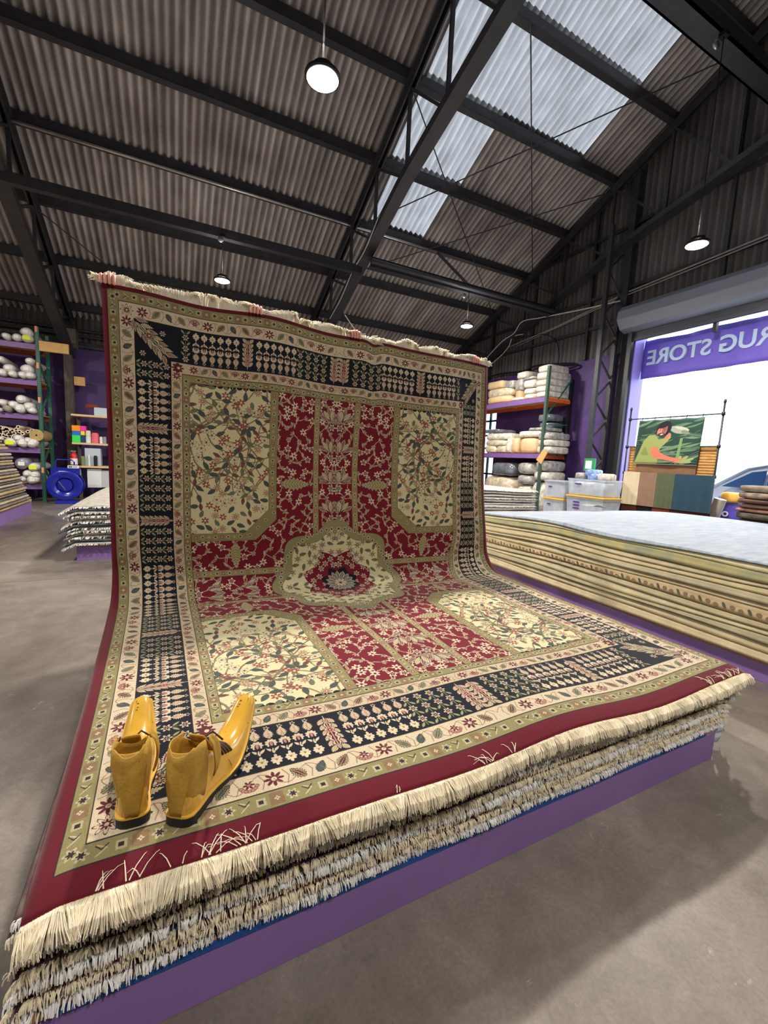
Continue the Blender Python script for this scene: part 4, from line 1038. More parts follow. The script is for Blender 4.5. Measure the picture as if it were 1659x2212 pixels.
def person(pxl, pxr, label, shirt, trousers, hairc):
    (hl, ul_), (hr, ur_) = top_at(pxl), top_at(pxr)
    cx = (hl.x + hr.x) / 2; cy = max(hl.y, hr.y) + .36; Zf = .492
    t = thing('person', (cx, cy, Zf), label, 'person', None)
    V_ = []; E_ = []; Rr = []
    def v(p, r): V_.append(Vector(p)); Rr.append(r); return len(V_) - 1
    def e(*ids):
        for a, b in zip(ids[:-1], ids[1:]): E_.append((a, b))
    pel = v((cx, cy, Zf + .92), (.15, .11)); sp = v((cx, cy, Zf + 1.12), (.135, .10)); ch = v((cx, cy, Zf + 1.32), (.16, .115)); nk = v((cx, cy, Zf + 1.46), .06); nk2 = v((cx, cy - .01, Zf + 1.53), .055); hd = v((cx, cy - .015, Zf + 1.60), .085); hd2 = v((cx, cy - .01, Zf + 1.68), .088); hd3 = v((cx, cy, Zf + 1.735), .05)
    e(pel, sp, ch, nk, nk2, hd, hd2, hd3)
    for s_, H in ((-1, hl), (1, hr)):
        sh_ = v((cx + s_ * .18, cy, Zf + 1.40), .06); wr = Vector((H.x + s_ * .0, H.y + .05, H.z - .09)); shp = Vector((cx + s_ * .19, cy, Zf + 1.42))
        mid_ = (shp + wr) / 2 + Vector((s_ * .04, .10, -.05)); e(ch, sh_)
        el = v(mid_, .042); w1 = v(wr, .027); e(sh_, el, w1)
        pm = v((H.x, H.y + .035, H.z - .035), (.030, .018)); e(w1, pm)
        hip = v((cx + s_ * .09, cy, Zf + .86), .09); kn = v((cx + s_ * .11, cy + .01, Zf + .48), .062); an = v((cx + s_ * .12, cy + .03, Zf + .09), .042); ft = v((cx + s_ * .13, cy - .12, Zf + .045), .036)
        e(pel, hip, kn, an, ft)
    body = skin_body('body', V_, E_, Rr, m_skin, t, 2)
    # hands: four fingers over the edge of the rug and a thumb behind it
    for s_, H in ((-1, hl), (1, hr)):
        V_, E_, Rr = [], [], []
        pm = v((H.x, H.y + .050, H.z - .03), .017)
        for k in range(4):
            off = (k - 1.5) * .0225; ln = (0, .006, .009, .003)[k] if s_ < 0 else (.003, .009, .006, 0)[k]
            zt = rug_pt(max(-1.59, min(1.59, (H.x + off - 1.22) / .98)), SL)[2]; zt = H.z
            a = v((H.x + off, H.y + .040, H.z + .002), .0108); b = v((H.x + off, H.y + .018, H.z + .046 + ln), .0108); c = v((H.x + off, H.y - .022, H.z + .040 + ln), .0104); d = v((H.x + off, H.y - .034, H.z + .004 + ln * .4), .0098); d2 = v((H.x + off, H.y - .030, H.z - .014), .0082)
            e(pm, a, b, c, d, d2)
        th = v((H.x - s_ * .045, H.y + .045, H.z - .02), .0105); th2 = v((H.x - s_ * .05, H.y + .036, H.z + .015), .0095); e(pm, th, th2)
        hnd = skin_body('hand', V_, E_, Rr, m_skin, t, 2)
        nl = MB()
        for k in range(4):
            off = (k - 1.5) * .0225; nl.lathe([(0, -.0012), (.0045, -.0008), (.0055, .001)], (H.x + off, H.y - .0395, H.z - .002), 8, axis='y')
        obj('fingernails', nl, mat('fingernail', (232, 190, 178), rough=.3), hnd)
    # clothes and hair over the body
    V_, E_, Rr = [], [], []
    pel = v((cx, cy, Zf + .80), (.20, .155)); sp = v((cx, cy, Zf + 1.12), (.19, .145)); ch = v((cx, cy, Zf + 1.33), (.20, .15)); nk = v((cx, cy, Zf + 1.44), .075); e(pel, sp, ch, nk)
    for s_, H in ((-1, hl), (1, hr)):
        sh_ = v((cx + s_ * .18, cy, Zf + 1.40), .085); wr = Vector((H.x, H.y + .05, H.z - .09)); shp = Vector((cx + s_ * .19, cy, Zf + 1.42)); mid_ = (shp + wr) / 2 + Vector((s_ * .04, .10, -.05)); el = v(shp.lerp(mid_, .7), .058); e(ch, sh_, el)
    skin_body('shirt', V_, E_, Rr, shirt, t, 1)
    V_, E_, Rr = [], [], []
    pel = v((cx, cy, Zf + .90), (.18, .14)); wst = v((cx, cy, Zf + 1.02), (.16, .125)); e(pel, wst)
    for s_ in (-1, 1):
        hip = v((cx + s_ * .095, cy, Zf + .84), .105); kn = v((cx + s_ * .11, cy + .01, Zf + .48), .078); an = v((cx + s_ * .12, cy + .03, Zf + .12), .062); e(pel, hip, kn, an)
    skin_body('trousers', V_, E_, Rr, trousers, t, 1)
    for s_ in (-1, 1):
        bt = MB(); bt.grid(14, 8, lambda i_, j_: (cx + s_ * .13 + .048 * math.cos(2 * PI * i_ / 14) * math.sin(PI * max(.05, j_ / 7)) ** .5, cy - .24 + .33 * j_ / 7, max(Zf + .003, Zf + .05 + .05 * math.sin(2 * PI * i_ / 14) * (.6 + .5 * j_ / 7))), closeu=True)
        obj('boot', bt, m_black, t, smooth=True)
    hr_ = MB(); hr_.grid(18, 8, lambda i_, j_: (cx + .098 * math.cos(2 * PI * i_ / 18) * math.cos(PI / 2 * j_ / 7.01), cy + .012 + .105 * math.sin(2 * PI * i_ / 18) * math.cos(PI / 2 * j_ / 7.01), Zf + 1.665 + .12 * math.sin(PI / 2 * j_ / 7) - (.03 if math.sin(2 * PI * i_ / 18) > -.3 else -.02) * (1 - j_ / 7)), closeu=True)
    obj('hair', hr_, hairc, t, smooth=True)
    fc = MB(); ctr = (cx, cy - .015, Zf + 1.62)
    fc.lathe([(0, 0), (.010, .010), (.013, .024), (.006, .034)], (ctr[0], ctr[1] - .094, ctr[2] - .02), 10)      # nose
    for s_ in (-1, 1): fc.lathe([(0, -.014), (.009, -.006), (.012, 0), (.009, .006), (0, .012)], (ctr[0] + s_ * .088, ctr[1], ctr[2]), 10, axis='x')
    obj('nose_and_ears', fc, m_skin, t, smooth=True)
    ey = MB()
    for s_ in (-1, 1): ey.lathe([(0, -.006), (.010, -.002), (.011, .003)], (ctr[0] + s_ * .034, ctr[1] - .082, ctr[2] + .018), 10, axis='y')
    obj('eyes', ey, mat('eye_dark', (60, 44, 36), rough=.2), t, smooth=True)
    mo = MB(); mo.tube([(ctr[0] - .025, ctr[1] - .078, ctr[2] - .045), (ctr[0], ctr[1] - .086, ctr[2] - .048), (ctr[0] + .025, ctr[1] - .078, ctr[2] - .045)], .004, 6); obj('mouth', mo, mat('lips', (170, 90, 84), rough=.5), t, smooth=True)
person((252, 603), (548, 655), 'person behind the left half of the raised rug, fingers gripping its top edge', mat('grey_shirt', (96, 100, 110), rough=.9), mat('dark_jeans', (40, 48, 66), rough=.9), mat('brown_hair', (60, 42, 30), rough=.7))
person((760, 722), (1040, 776), 'person behind the right half of the raised rug, fingers gripping its top edge', mat('black_shirt', (40, 40, 44), rough=.9), mat('tan_trousers', (130, 112, 88), rough=.9), mat('black_hair', (26, 22, 22), rough=.7))

# ================================================================== hanging lamps
m_lens = mat('lamp_lens', (255, 250, 238), rough=.4, emit=26.0)
LP = [((697, 172), 'large bright round lamp hanging above the raised rug, nearest the camera', 8.9), ((480, 607), 'round lamp hanging just above the top left edge of the raised rug', 5.83), ((1008, 705), 'round lamp hanging above the right end of the raised rug, before the dark gable', 5.9), ((1505, 530), 'round lamp hanging in front of the gable wall over the roller door', 7.8)]
pos = [onz(p, 5.0) for p, _, _ in LP]
LAMPS = [(pos[i_], LP[i_][1], LP[i_][2]) for i_ in range(4)]
LAMPS += [(Vector((x, y, 5.0)), lb, roofz(y) - .3) for x, y, lb in ((1.2, -1.6, 'round hanging lamp behind the camera, middle row'), (-5.0, 9.6, 'round hanging lamp over the far left racks'), (-5.0, 3.4, 'round hanging lamp left of the camera'), (7.0, -1.6, 'round hanging lamp behind the camera, beside the gable'), (-5.0, -1.6, 'round hanging lamp behind the camera, farthest left'))]
for P, lb, ztop in LAMPS:
    t = thing('pendant_lamp', P, lb, 'lamp', 'round high bay lamps')
    mb = MB(); mb.lathe([(.155, 0), (.165, .01), (.165, .03), (.12, .05), (.10, .055), (.10, .10), (.05, .115), (.012, .12), (.012, .16)], P, 28); obj('housing', mb, m_black, t, smooth=False)
    mb = MB(); mb.lathe([(0, -.026), (.06, -.024), (.11, -.016), (.14, -.004), (.15, .004)], P, 28); obj('lens', mb, m_lens, t, smooth=True)
    mb = MB(); mb.tube([P + Vector((0, 0, .15)), P + Vector((.01, .0, (ztop - 5) * .5)), Vector((P.x, P.y, ztop))], .008, 6); mb.box((P.x - .05, P.y - .05, ztop), (P.x + .05, P.y + .05, ztop + .05)); obj('cord', mb, m_cable, t)
    ld = bpy.data.lights.new('lamp_light', 'AREA'); ld.shape = 'DISK'; ld.size = .30; ld.energy = LAMP_W * (.5 if P.y < 0 else 1); ld.color = (1.0, .945, .86)
    lo = bpy.data.objects.new('lamp_light', ld); COL.objects.link(lo); lo.parent = t; lo.location = (0, 0, -.032)
    ld = bpy.data.lights.new('ceiling_fill', 'POINT'); ld.energy = FILL_W; ld.color = (1.0, .93, .85); ld.shadow_soft_size = .12  # added fill light above the housing, brightens the ceiling; not a lamp part
    lo = bpy.data.objects.new('ceiling_fill', ld); COL.objects.link(lo); lo.parent = t; lo.location = (0, 0, .30)
# junction discs where the cords leave the beams
for px, y, lb in (((1550, 95), 4.2, 'round steel junction box under the wide overhead beam'), ((1003, 638), 9.3, 'small round junction box on the tube shaped beam'), ((477, 516), 9.8, 'round junction box on the purlin above the left lamp')):
    c = ony(px, y - .12); mb = MB(); mb.lathe([(.055, 0), (.06, .02), (.045, .04), (.02, .045)], c, 14, axis='y'); tag(obj('junction_box', mb, m_pipe, smooth=True), lb, 'junction box')

# cables
def cable(pts, r, m_, lb):
    P = [Vector(p) for p in pts]; out = []
    for i_ in range(len(P) - 1):
        p0, p1, p2, p3 = P[max(i_ - 1, 0)], P[i_], P[i_ + 1], P[min(i_ + 2, len(P) - 1)]
        for k in range(6):
            s_ = k / 6; out.append(.5 * ((2 * p1) + (p2 - p0) * s_ + (2 * p0 - 5 * p1 + 4 * p2 - p3) * s_ * s_ + (3 * p1 - p0 - 3 * p2 + p3) * s_ ** 3))
    out.append(P[-1]); mb = MB(); mb.tube(out, r, 6); tag(obj('cable', mb, m_, smooth=True), lb, 'cable')
G1 = 9.6
cable([onx(p, G1) for p in ((1040, 786), (1082, 740), (1110, 720), (1128, 695), (1170, 686), (1260, 668), (1340, 650))], .016, m_wcable, 'upper white cable rising from the raised rug corner along the gable truss')
cable([onx(p, G1 + .05) for p in ((1042, 800), (1075, 775), (1098, 750), (1108, 728), (1130, 722))], .014, m_wcable, 'lower white cable looping behind the raised rug corner')
cable([onx(p, 9.85) for p in ((1040, 820), (1080, 808), (1130, 802), (1160, 790), (1230, 785), (1245, 790), (1215, 800))], .03, m_cable, 'bundle of thick black cable on the wall above the right rack')
cable([onx(p, 9.88) for p in ((1120, 730), (1170, 722), (1200, 735), (1208, 770), (1200, 800))], .012, m_cable, 'thin black cable looping down the gable wall')
cable([Vector((Ms - .14, y, chordz(y) - .02 + dz)) for y, dz in ((8.6, .12), (9.3, -.02), (10.0, .05), (10.8, -.05), (11.6, .0))], .012, m_wcable, 'white cable twisted along the lower chord of the middle truss')
cable([ony((p[0], p[1]), 9.3) for p in ((745, 680), (770, 715), (790, 722))], .010, m_wcable, 'thin pale cable dropping behind the raised rug')

# ================================================================== storage racks
def post_mb(x, y, z1, w_=.08, d_=.07):
    """slotted upright: channel with rows of keyhole openings shown as recessed dark plates"""
    mb = MB(); mb.box((x - w_ / 2, y - d_ / 2, 0), (x + w_ / 2, y + d_ / 2, z1)); return mb
def holes_mb(x, y, z1, axis, w_=.08, d_=.07):
    mb = MB(); z = .1
    while z < z1 - .05:
        for s_ in (-1, 1):
            if axis == 'y': mb.box((x + s_ * .022 - .007, y - d_ / 2 - .002, z), (x + s_ * .022 + .007, y - d_ / 2 + .001, z + .028))
            else: mb.box((x - w_ / 2 - .002, y + s_ * .018 - .006, z), (x - w_ / 2 + .001, y + s_ * .018 + .006, z + .028))
        z += .052
    return mb
# ---- left rack, long side parallel to the back wall
rk = thing('pallet_rack', (-5.4, 14.4, 0), 'tall green and purple pallet rack full of wrapped rug rolls at the left edge', 'rack')
X0, X1, Y0, Y1 = -7.8, -3.04, 13.87, 14.85
for x in (X0, X1):
    for y in (Y0, Y1):
        p = obj('upright', post_mb(x, y, 4.41), m_green, rk); 
        if y == Y0 and x == X1: obj('slot_holes', holes_mb(x, y, 4.41, 'y'), m_black, p)
    mb = MB()
    for k in range(6): a = .3 + k * .66; mb.bar((x, Y0 if k % 2 else Y1, a), (x, Y1 if k % 2 else Y0, a + .66), .04, .03)
    obj('brace', mb, m_green, rk)
SHZ = [3.98, 3.10, 2.25, 1.40, .47]
for k, z in enumerate(SHZ):
    mb = MB(); mb.box((X0, Y0 - .02, z - .13), (X1 - .03, Y0 + .03, z)); obj('front_beam', mb, m_purplerack, rk)
    mb = MB(); mb.box((X0, Y1 - .03, z - .13), (X1, Y1 + .02, z)); obj('rear_beam', mb, m_rust, rk)
    mb = MB(); mb.box((X0, Y0 + .03, z - .015), (X1, Y1 - .03, z + .002)); obj('shelf_deck', mb, m_ply, rk)
    mb = MB(); mb.box((X1 - .035, Y0 - .042, z + .30), (X1 + .015, Y0 - .036, z + .44)); obj('tape_mark', mb, mat('orange_tape', (226, 150, 110), rough=.6), rk)
for z, y in ((3.82, 13.72), (3.2, 14.95)):
    mb = MB(); mb.box((-2.98 if y < 14 else -2.50, y, z), (-2.38 if y < 14 else -2.24, y + .1, z + .24)); tag(obj('timber_block', mb, m_ply, bevel=.004), 'pale timber block beside the rack top, bolted to the post' if y < 14 else 'short pale timber block behind the steel post', 'block', None)
m_wrap = mat('plastic_wrapped_roll', (238, 234, 230), rough=.22, var=.10, vscale=14, bump=.35, bscale=22, col2=(196, 190, 188), coat=.4)
m_wrapd = mat('dark_plastic_wrap', (150, 152, 160), rough=.2, var=.2, vscale=10, bump=.4, bscale=20, col2=(110, 112, 122), coat=.5)
def roll_proto(mt, seed):
    rn = random.Random(seed); mb = MB(); n_ = 20; prof = [(0, -.012), (.35, -.02), (.7, -.012), (.92, .02), (1.0, .07), (1.0, .3), (.98, .7), (1.0, 1.0), (.6, 1.02), (0, 1.03)]
    vs = []
    for r, h in prof:
        for k in range(n_):
            a = 2 * PI * k / n_; q = r * (1 + .05 * math.sin(2 * a + seed) + .04 * math.sin(3 * a + seed * 2) + rn.uniform(-.02, .02)); vs.append((q * math.cos(a), h, q * math.sin(a)))
    mb.add(vs, [(i_ * n_ + k, (i_ + 1) * n_ + k, (i_ + 1) * n_ + (k + 1) % n_, i_ * n_ + (k + 1) % n_) for i_ in range(len(prof) - 1) for k in range(n_)]); return mb
protos = {}
def roll_at(px, py, rpx, crop, shelf, lb, note=False, mt=None, y=13.74, flat=.92, length=1.05):
    (cx0, cy0, sc) = crop; c = ony((cx0 + px / sc, cy0 + py / sc), y); c2_ = ony((cx0 + (px + rpx) / sc, cy0 + py / sc), y); r = max(.03, c2_.x - c.x)
    key = (id(mt), R_.randrange(4), note)
    if key not in protos:
        me_ = MB(); src = roll_proto(mt, key[1]); t = thing('rug_roll', (0, 0, 0), lb, 'rug roll'); obj('wrapped_body', src, mt or m_wrap, t, local=True, smooth=True)
        if mt is None or mt is m_wrapd:
            pl = MB(); pl.box((-.42, -.034, -.35), (.38, -.024, .32)); obj('paper_label', pl, m_paper, t, local=True)
        if note:
            nb = MB(); nb.box((-.62, -.046, -.5), (.62, -.036, .38)); obj('yellow_note', nb, m_yellownote, t, local=True)
        protos[key] = t
    else: t = copy_tree(protos[key])
    zmin = shelf + r * flat + .004
    t.location = (min(c.x, X1 - .06 - r) if shelf > 0 else c.x, y, max(c.z, zmin)); t.scale = (r, length, r * flat); t.rotation_euler = (0, 0, R_.uniform(-.03, .03)); tag(t, lb, 'rug roll', 'rolled rugs on the left rack')
    return t
CA = (0, 680, 6.9125); CB_ = (0, 940, 6.381)
sh1 = [(85, 360, 75, 0, 'leftmost'), (250, 375, 80, 0, 'middle'), (430, 405, 88, 1, 'yellow tagged, by the post,'), (420, 255, 96, 0, 'uppermost, lying on the yellow tagged roll')]
for a in sh1: roll_at(a[0], a[1], a[2], CA, SHZ[0], f'wrapped rug roll, left rack top shelf, {a[4]}'.rstrip(','), bool(a[3]))
sh2 = [(0, 660, 75, 'highest at the picture edge'), (120, 790, 90, 'left of centre, second row'), (470, 690, 72, 'highest, against the green post'), (395, 805, 98, 'second row near the green post'), (15, 895, 85, 'bottom row at the picture edge'), (180, 912, 75, 'bottom row, second one in view'), (330, 928, 75, 'bottom row, third one in view'), (490, 935, 78, 'bottom row against the green post')]
for a in sh2: roll_at(a[0], a[1], a[2], CA, SHZ[1], f'wrapped rug roll, left rack second shelf, {a[3]}')
sh3 = [(30, 1305, 75, 'upper left at the picture edge'), (310, 1255, 88, 'highest one'), (190, 1338, 84, 'middle row, left'), (420, 1365, 88, 'middle row, right'), (290, 1442, 98, 'bottom row, widest'), (520, 1460, 73, 'bottom row against the green post'), (105, 1452, 78, 'dull greenish, bottom row'), (0, 1430, 42, 'small, bottom row at picture edge')]
m_wrapg = mat('greenish_wrap', (150, 148, 124), rough=.3, var=.2, vscale=10, coat=.3)
for a in sh3: roll_at(a[0], a[1], a[2], CA, SHZ[2], f'wrapped rug roll, left rack third shelf, {a[3]}', mt=m_wrapg if 'dull' in a[3] else None)
sh4 = [(265, 1840, 78, 'upper, beneath the cardboard tubes', 0), (415, 1872, 66, 'small, beside the tan coil', 0), (0, 1845, 48, 'small, at the picture edge', 0), (330, 1960, 98, 'bottom row, middle', 0), (150, 1950, 96, 'bottom row, with a yellow note', 1), (548, 1968, 96, 'bottom row, beside the green post', 0)]
for a in sh4: roll_at(a[0], a[1], a[2], CA, SHZ[3], f'wrapped rug roll, left rack fourth shelf, {a[3]}', bool(a[4]))
sh5 = [(300, 390, 110, 'large and silvery, on top', m_wrapd, 0), (465, 440, 82, 'with a yellow note', None, 1), (370, 530, 70, 'upper row, left', None, 0), (520, 548, 74, 'upper row, by the post', None, 0), (450, 642, 92, 'bottom row, large with blue mark', None, 0), (300, 605, 58, 'bottom row, small and beige', None, 0)]
for a in sh5: roll_at(a[0], a[1], a[2], CB_, SHZ[4], f'wrapped rug roll, left rack lowest shelf, {a[3]}', bool(a[5]), mt=a[4])
m_card = mat('cardboard_tube', (224, 208, 184), rough=.8, var=.1)
tp = [(10, 1680), (60, 1725), (115, 1715), (185, 1725), (240, 1710), (270, 1675), (15, 1755), (85, 1700), (150, 1750), (210, 1765), (50, 1800), (125, 1785), (170, 1785), (95, 1820), (148, 1822), (335, 1775), (415, 1745), (478, 1725), (10, 1720), (290, 1745)]
for i_, (px, py) in enumerate(tp):
    c = ony((px / 6.9125, 680 + py / 6.9125), 13.80); mb = MB(); r = .042
    mb.lathe([(r * .55, 0), (r, 0), (r, .95), (r * .55, .95), (r * .55, 0)], (c.x, 13.80, c.z), 14, axis='y')
    tag(obj('cardboard_tube', mb, m_card, smooth=False), 'narrow cardboard tube in the bundle on the fourth shelf of the left rack', 'tube', 'bundle of cardboard tubes')
c = ony((543 / 6.9125, 680 + 1800 / 6.9125), 13.76); mb = MB(); mb.lathe([(.02, 0), (.14, 0), (.15, .02), (.15, .9), (.02, .9), (.02, 0)], (c.x, 13.76, c.z), 26, axis='y')
tag(obj('tan_coil', mb, mat('tan_roll', (176, 150, 96), rough=.7, var=.2, vscale=30)), 'tan rolled coil with a dark hole, by the green post on the fourth shelf', 'roll')

# ---- reel
c = ony((141, 1048), 13.45)
t = thing('hose_reel', (c.x, 13.5, 0), 'glossy blue hose reel with a round flange standing on the floor by the rack', 'reel')
mb = MB(); mb.lathe([(0, .09), (.10, .085), (.17, .05), (.19, .02), (.20, 0), (.37, -.02), (.385, -.01), (.385, .01), (.36, .01), (.20, .03), (.19, .05), (.0, .12)], (c.x, 13.40, c.z), 40, axis='y'); obj('front_flange', mb, m_blue, t, smooth=True)
mb = MB(); mb.lathe([(0, 0), (.385, 0), (.385, .02), (0, .02)], (c.x, 13.66, c.z), 40, axis='y'); obj('rear_flange', mb, m_blue, t)
mb = MB(); mb.lathe([(.16, .02), (.16, .26)], (c.x, 13.40, c.z), 24, axis='y'); obj('drum', mb, m_blue, t)
mb = MB(); mb.bar((c.x - .12, 13.37, c.z + .10), (c.x + .02, 13.36, c.z - .12), .035, .015); obj('crank_handle', mb, m_pipe, t)
mb = MB(); mb.tube([(c.x - .21, 13.55, c.z + .3), (c.x - .21, 13.55, c.z + .60), (c.x - .17, 13.55, c.z + .65), (c.x + .14, 13.55, c.z + .65), (c.x + .19, 13.55, c.z + .60), (c.x + .19, 13.55, c.z + .3)], .017, 8); mb.box((c.x - .30, 13.48, c.z + .26), (c.x + .32, 13.62, c.z + .45)); obj('handle_frame', mb, m_blue, t)
mb = MB(); mb.box((c.x - .22, 13.40, 0), (c.x + .25, 13.70, .10)); mb.box((c.x - .02, 13.68, .1), (c.x + .03, 13.72, c.z + .3)); obj('base', mb, m_blue, t)
mb = MB(); mb.box((c.x + .06, 13.475, c.z + .44), (c.x + .30, 13.48, c.z + .51)); obj('label_plate', mb, m_paper, t); mb = MB(); mb.box((c.x + .08, 13.47, c.z + .455), (c.x + .16, 13.474, c.z + .495)); mb.box((c.x + .18, 13.47, c.z + .465), (c.x + .27, 13.474, c.z + .485)); obj('label_print', mb, mat('green_print', (60, 120, 80)), t)
# ---- timber shelf unit
t = thing('shelf_unit', (-1.5, 14.5, 0), 'shelf unit with pale timber boards against the purple wall, left of the rug', 'shelf')
m_pine = mat('pine_board', (222, 188, 140), rough=.6, var=.08, stretch=(1, 8, 8))
for z in (2.36, 1.60, .97):
    mb = MB(); mb.box((-2.47, 14.2, z - .05), (-.4, 14.85, z)); obj('shelf_board', mb, m_pine, t)
for x in (-2.4, -1.5, -.45):
    for y in (14.8,): mb = MB(); mb.box((x - .04, y, 0), (x + .04, y + .06, 2.4)); obj('upright', mb, m_post, t)
def boxat(name, crop, x0, y0, x1, y1, m_, lb, cat, depth=.2, y=14.3, zf=None, bevel=.01, lathe=False, group=None):
    a = ony((crop[0] + x0 / crop[2], crop[1] + y1 / crop[2]), y); b = ony((crop[0] + x1 / crop[2], crop[1] + y0 / crop[2]), y)
    z0 = a.z if zf is None else zf; mb = MB()
    if lathe:
        r = (b.x - a.x) / 2; mb.lathe([(0, 0), (r * .95, 0), (r, .01), (r, (b.z - z0) * .86), (r * .8, (b.z - z0) * .93), (r * .8, b.z - z0), (0, b.z - z0)], ((a.x + b.x) / 2, y + r, z0), 18)
    else: mb.box((a.x, y, z0), (b.x, y + depth, b.z))
    return tag(obj(name, mb, m_, bevel=0 if lathe else bevel), lb, cat, group)
def pl(n_, c): return mat(n_, c, rough=.35)
boxat('storage_tub', CA, 1075, 1800, 1200, 1862, pl('lime_plastic', (60, 220, 90)), 'bright green tub, bottom of the colourful tubs on the middle timber shelf', 'tub', zf=1.602)
boxat('storage_tub', CA, 1075, 1733, 1202, 1797, pl('blue_plastic', (34, 110, 200)), 'blue tub between the orange and green tubs on the timber shelf', 'tub')
boxat('storage_tub', CA, 1070, 1655, 1195, 1730, pl('orange_plastic', (255, 150, 20)), 'orange tub on top of the blue tub', 'tub')
boxat('storage_tub', CA, 1205, 1800, 1266, 1864, pl('navy_plastic', (22, 62, 110)), 'small dark blue tub beside the green tub', 'tub', zf=1.602)
boxat('storage_tub', CA, 1205, 1740, 1262, 1797, pl('yellow_plastic', (236, 224, 40)), 'small yellow tub under the pink tub', 'tub')
boxat('storage_tub', CA, 1197, 1662, 1280, 1737, pl('pink_plastic', (240, 50, 170)), 'hot pink tub beside the orange tub', 'tub')
boxat('tin', CA, 1272, 1808, 1352, 1868, m_white, 'white tin with dark marks, lower of two on the timber shelf', 'tin', zf=1.602, lathe=True)
boxat('tin', CA, 1272, 1730, 1348, 1806, pl('cream_plastic', (230, 220, 190)), 'cream tin standing on the white tin', 'tin', lathe=True)
boxat('tub', CA, 1360, 1765, 1468, 1868, pl('coral_plastic', (236, 110, 120)), 'coral pink round pot on the middle timber shelf', 'pot', zf=1.602, lathe=True)
boxat('cup', CA, 1482, 1822, 1530, 1868, m_white, 'small white cup right of the coral pot', 'cup', zf=1.602, lathe=True)
boxat('cup', CA, 1535, 1822, 1585, 1868, pl('grey_plastic', (150, 150, 150)), 'small grey cup at the rug edge on the timber shelf', 'cup', zf=1.602, lathe=True)
boxat('storage_tub', CA, 1405, 1400, 1640, 1512, pl('pale_blue_tub', (190, 205, 220)), 'pale tub with green rim on the highest timber shelf', 'tub', zf=2.362, depth=.35)
mb = MB(); p = ony((1350 / 6.9125, 680 + 1370 / 6.9125), 14.35); mb.tube([(p.x - .08, 14.3, p.z), (p.x + .12, 14.5, p.z + .02)], .06, 14); tag(obj('wood_roller', mb, m_rust), 'brown roller lying by the tub on the highest timber shelf', 'roller')
boxat('clear_box', CA, 1268, 2000, 1500, 2190, mat('hazy_plastic', (190, 200, 214), rough=.25), 'hazy pale plastic box on the lowest timber shelf', 'box', zf=.972, depth=.3)
for i_, (x0, y0, x1, y1) in enumerate(((1200, 2110, 1262, 2190), (1310, 2090, 1345, 2190), (1395, 2105, 1450, 2192))):
    boxat('spray_bottle', CA, x0, y0, x1, y1, [pl('olive_plastic', (120, 140, 90)), m_white, m_black][i_], ['squat green bottle', 'slim white bottle', 'small black bottle'][i_] + ' in front of the hazy box on the lowest timber shelf', 'bottle', y=14.22, zf=.972, lathe=True)
boxat('canister', CB_, 1208, 470, 1396, 722, m_white, 'large white canister under the lowest timber shelf', 'canister', y=14.3, depth=.3)
boxat('canister', CB_, 1404, 490, 1560, 722, mat('grey_white_plastic', (190, 190, 196)), 'second white canister, half hidden behind the raised rug', 'canister', y=14.3, depth=.3)
# fire extinguisher hanging on the timber column
p = ony((160, 1000), 14.1)
t = thing('fire_extinguisher', (p.x, 14.12, p.z - .17), 'red fire extinguisher with white label above the blue reel', 'fire extinguisher')
mb = MB(); mb.lathe([(0, 0), (.075, 0), (.08, .02), (.08, .36), (.06, .42), (.025, .45), (.025, .47)], (p.x, 14.12, p.z - .17), 22); obj('cylinder_body', mb, mat('red_enamel', (196, 26, 30), rough=.3, coat=.4), t, smooth=True)
mb = MB(); mb.lathe([(.0815, .13), (.0815, .29)], (p.x, 14.12, p.z - .17), 22); obj('label_band', mb, m_paper, t)
mb = MB(); mb.box((p.x - .06, 14.10, p.z + .30), (p.x + .05, 14.14, p.z + .33)); mb.box((p.x - .02, 14.10, p.z + .27), (p.x + .02, 14.14, p.z + .31)); obj('valve_handle', mb, m_pipe, t)
mb = MB(); mb.box((p.x - .05, 14.19, p.z - .1), (p.x + .05, 14.95, p.z - .04)); obj('wall_bracket', mb, m_black, t)

# ---- right rack, long side parallel to the gable wall
XR0, XR1, YR0, YR1, ZR = 9.0, 9.9, 8.62, 13.2, 4.24
rk = thing('pallet_rack', (9.45, 10.9, 0), 'green pallet rack with purple and orange beams against the gable wall', 'rack')
for y in (YR0, YR1):
    for x in (XR0, XR1):
        p = obj('upright', post_mb(x, y, ZR - (.25 if x == XR1 else 0)), mat('dull_green_paint', (72, 98, 84), rough=.5, var=.12) if x == XR0 else m_black, rk)
        if x == XR0 and y == YR0: obj('slot_holes', holes_mb(x, y, ZR, 'x'), m_black, p)
    mb = MB()
    for a, b in (((XR0, 2.9), (XR1, 4.0)), ((XR0, 2.7), (XR1, 2.75)), ((XR0, 2.55), (XR1 - .3, 1.9)), ((XR0, 1.2), (XR1, .5)), ((XR0, 1.25), (XR1, 1.3))): mb.bar((a[0], y, a[1]), (b[0], y, b[1]), .035, .03)
    obj('brace', mb, m_green, rk)
RZS = [3.44, 1.92, .18]
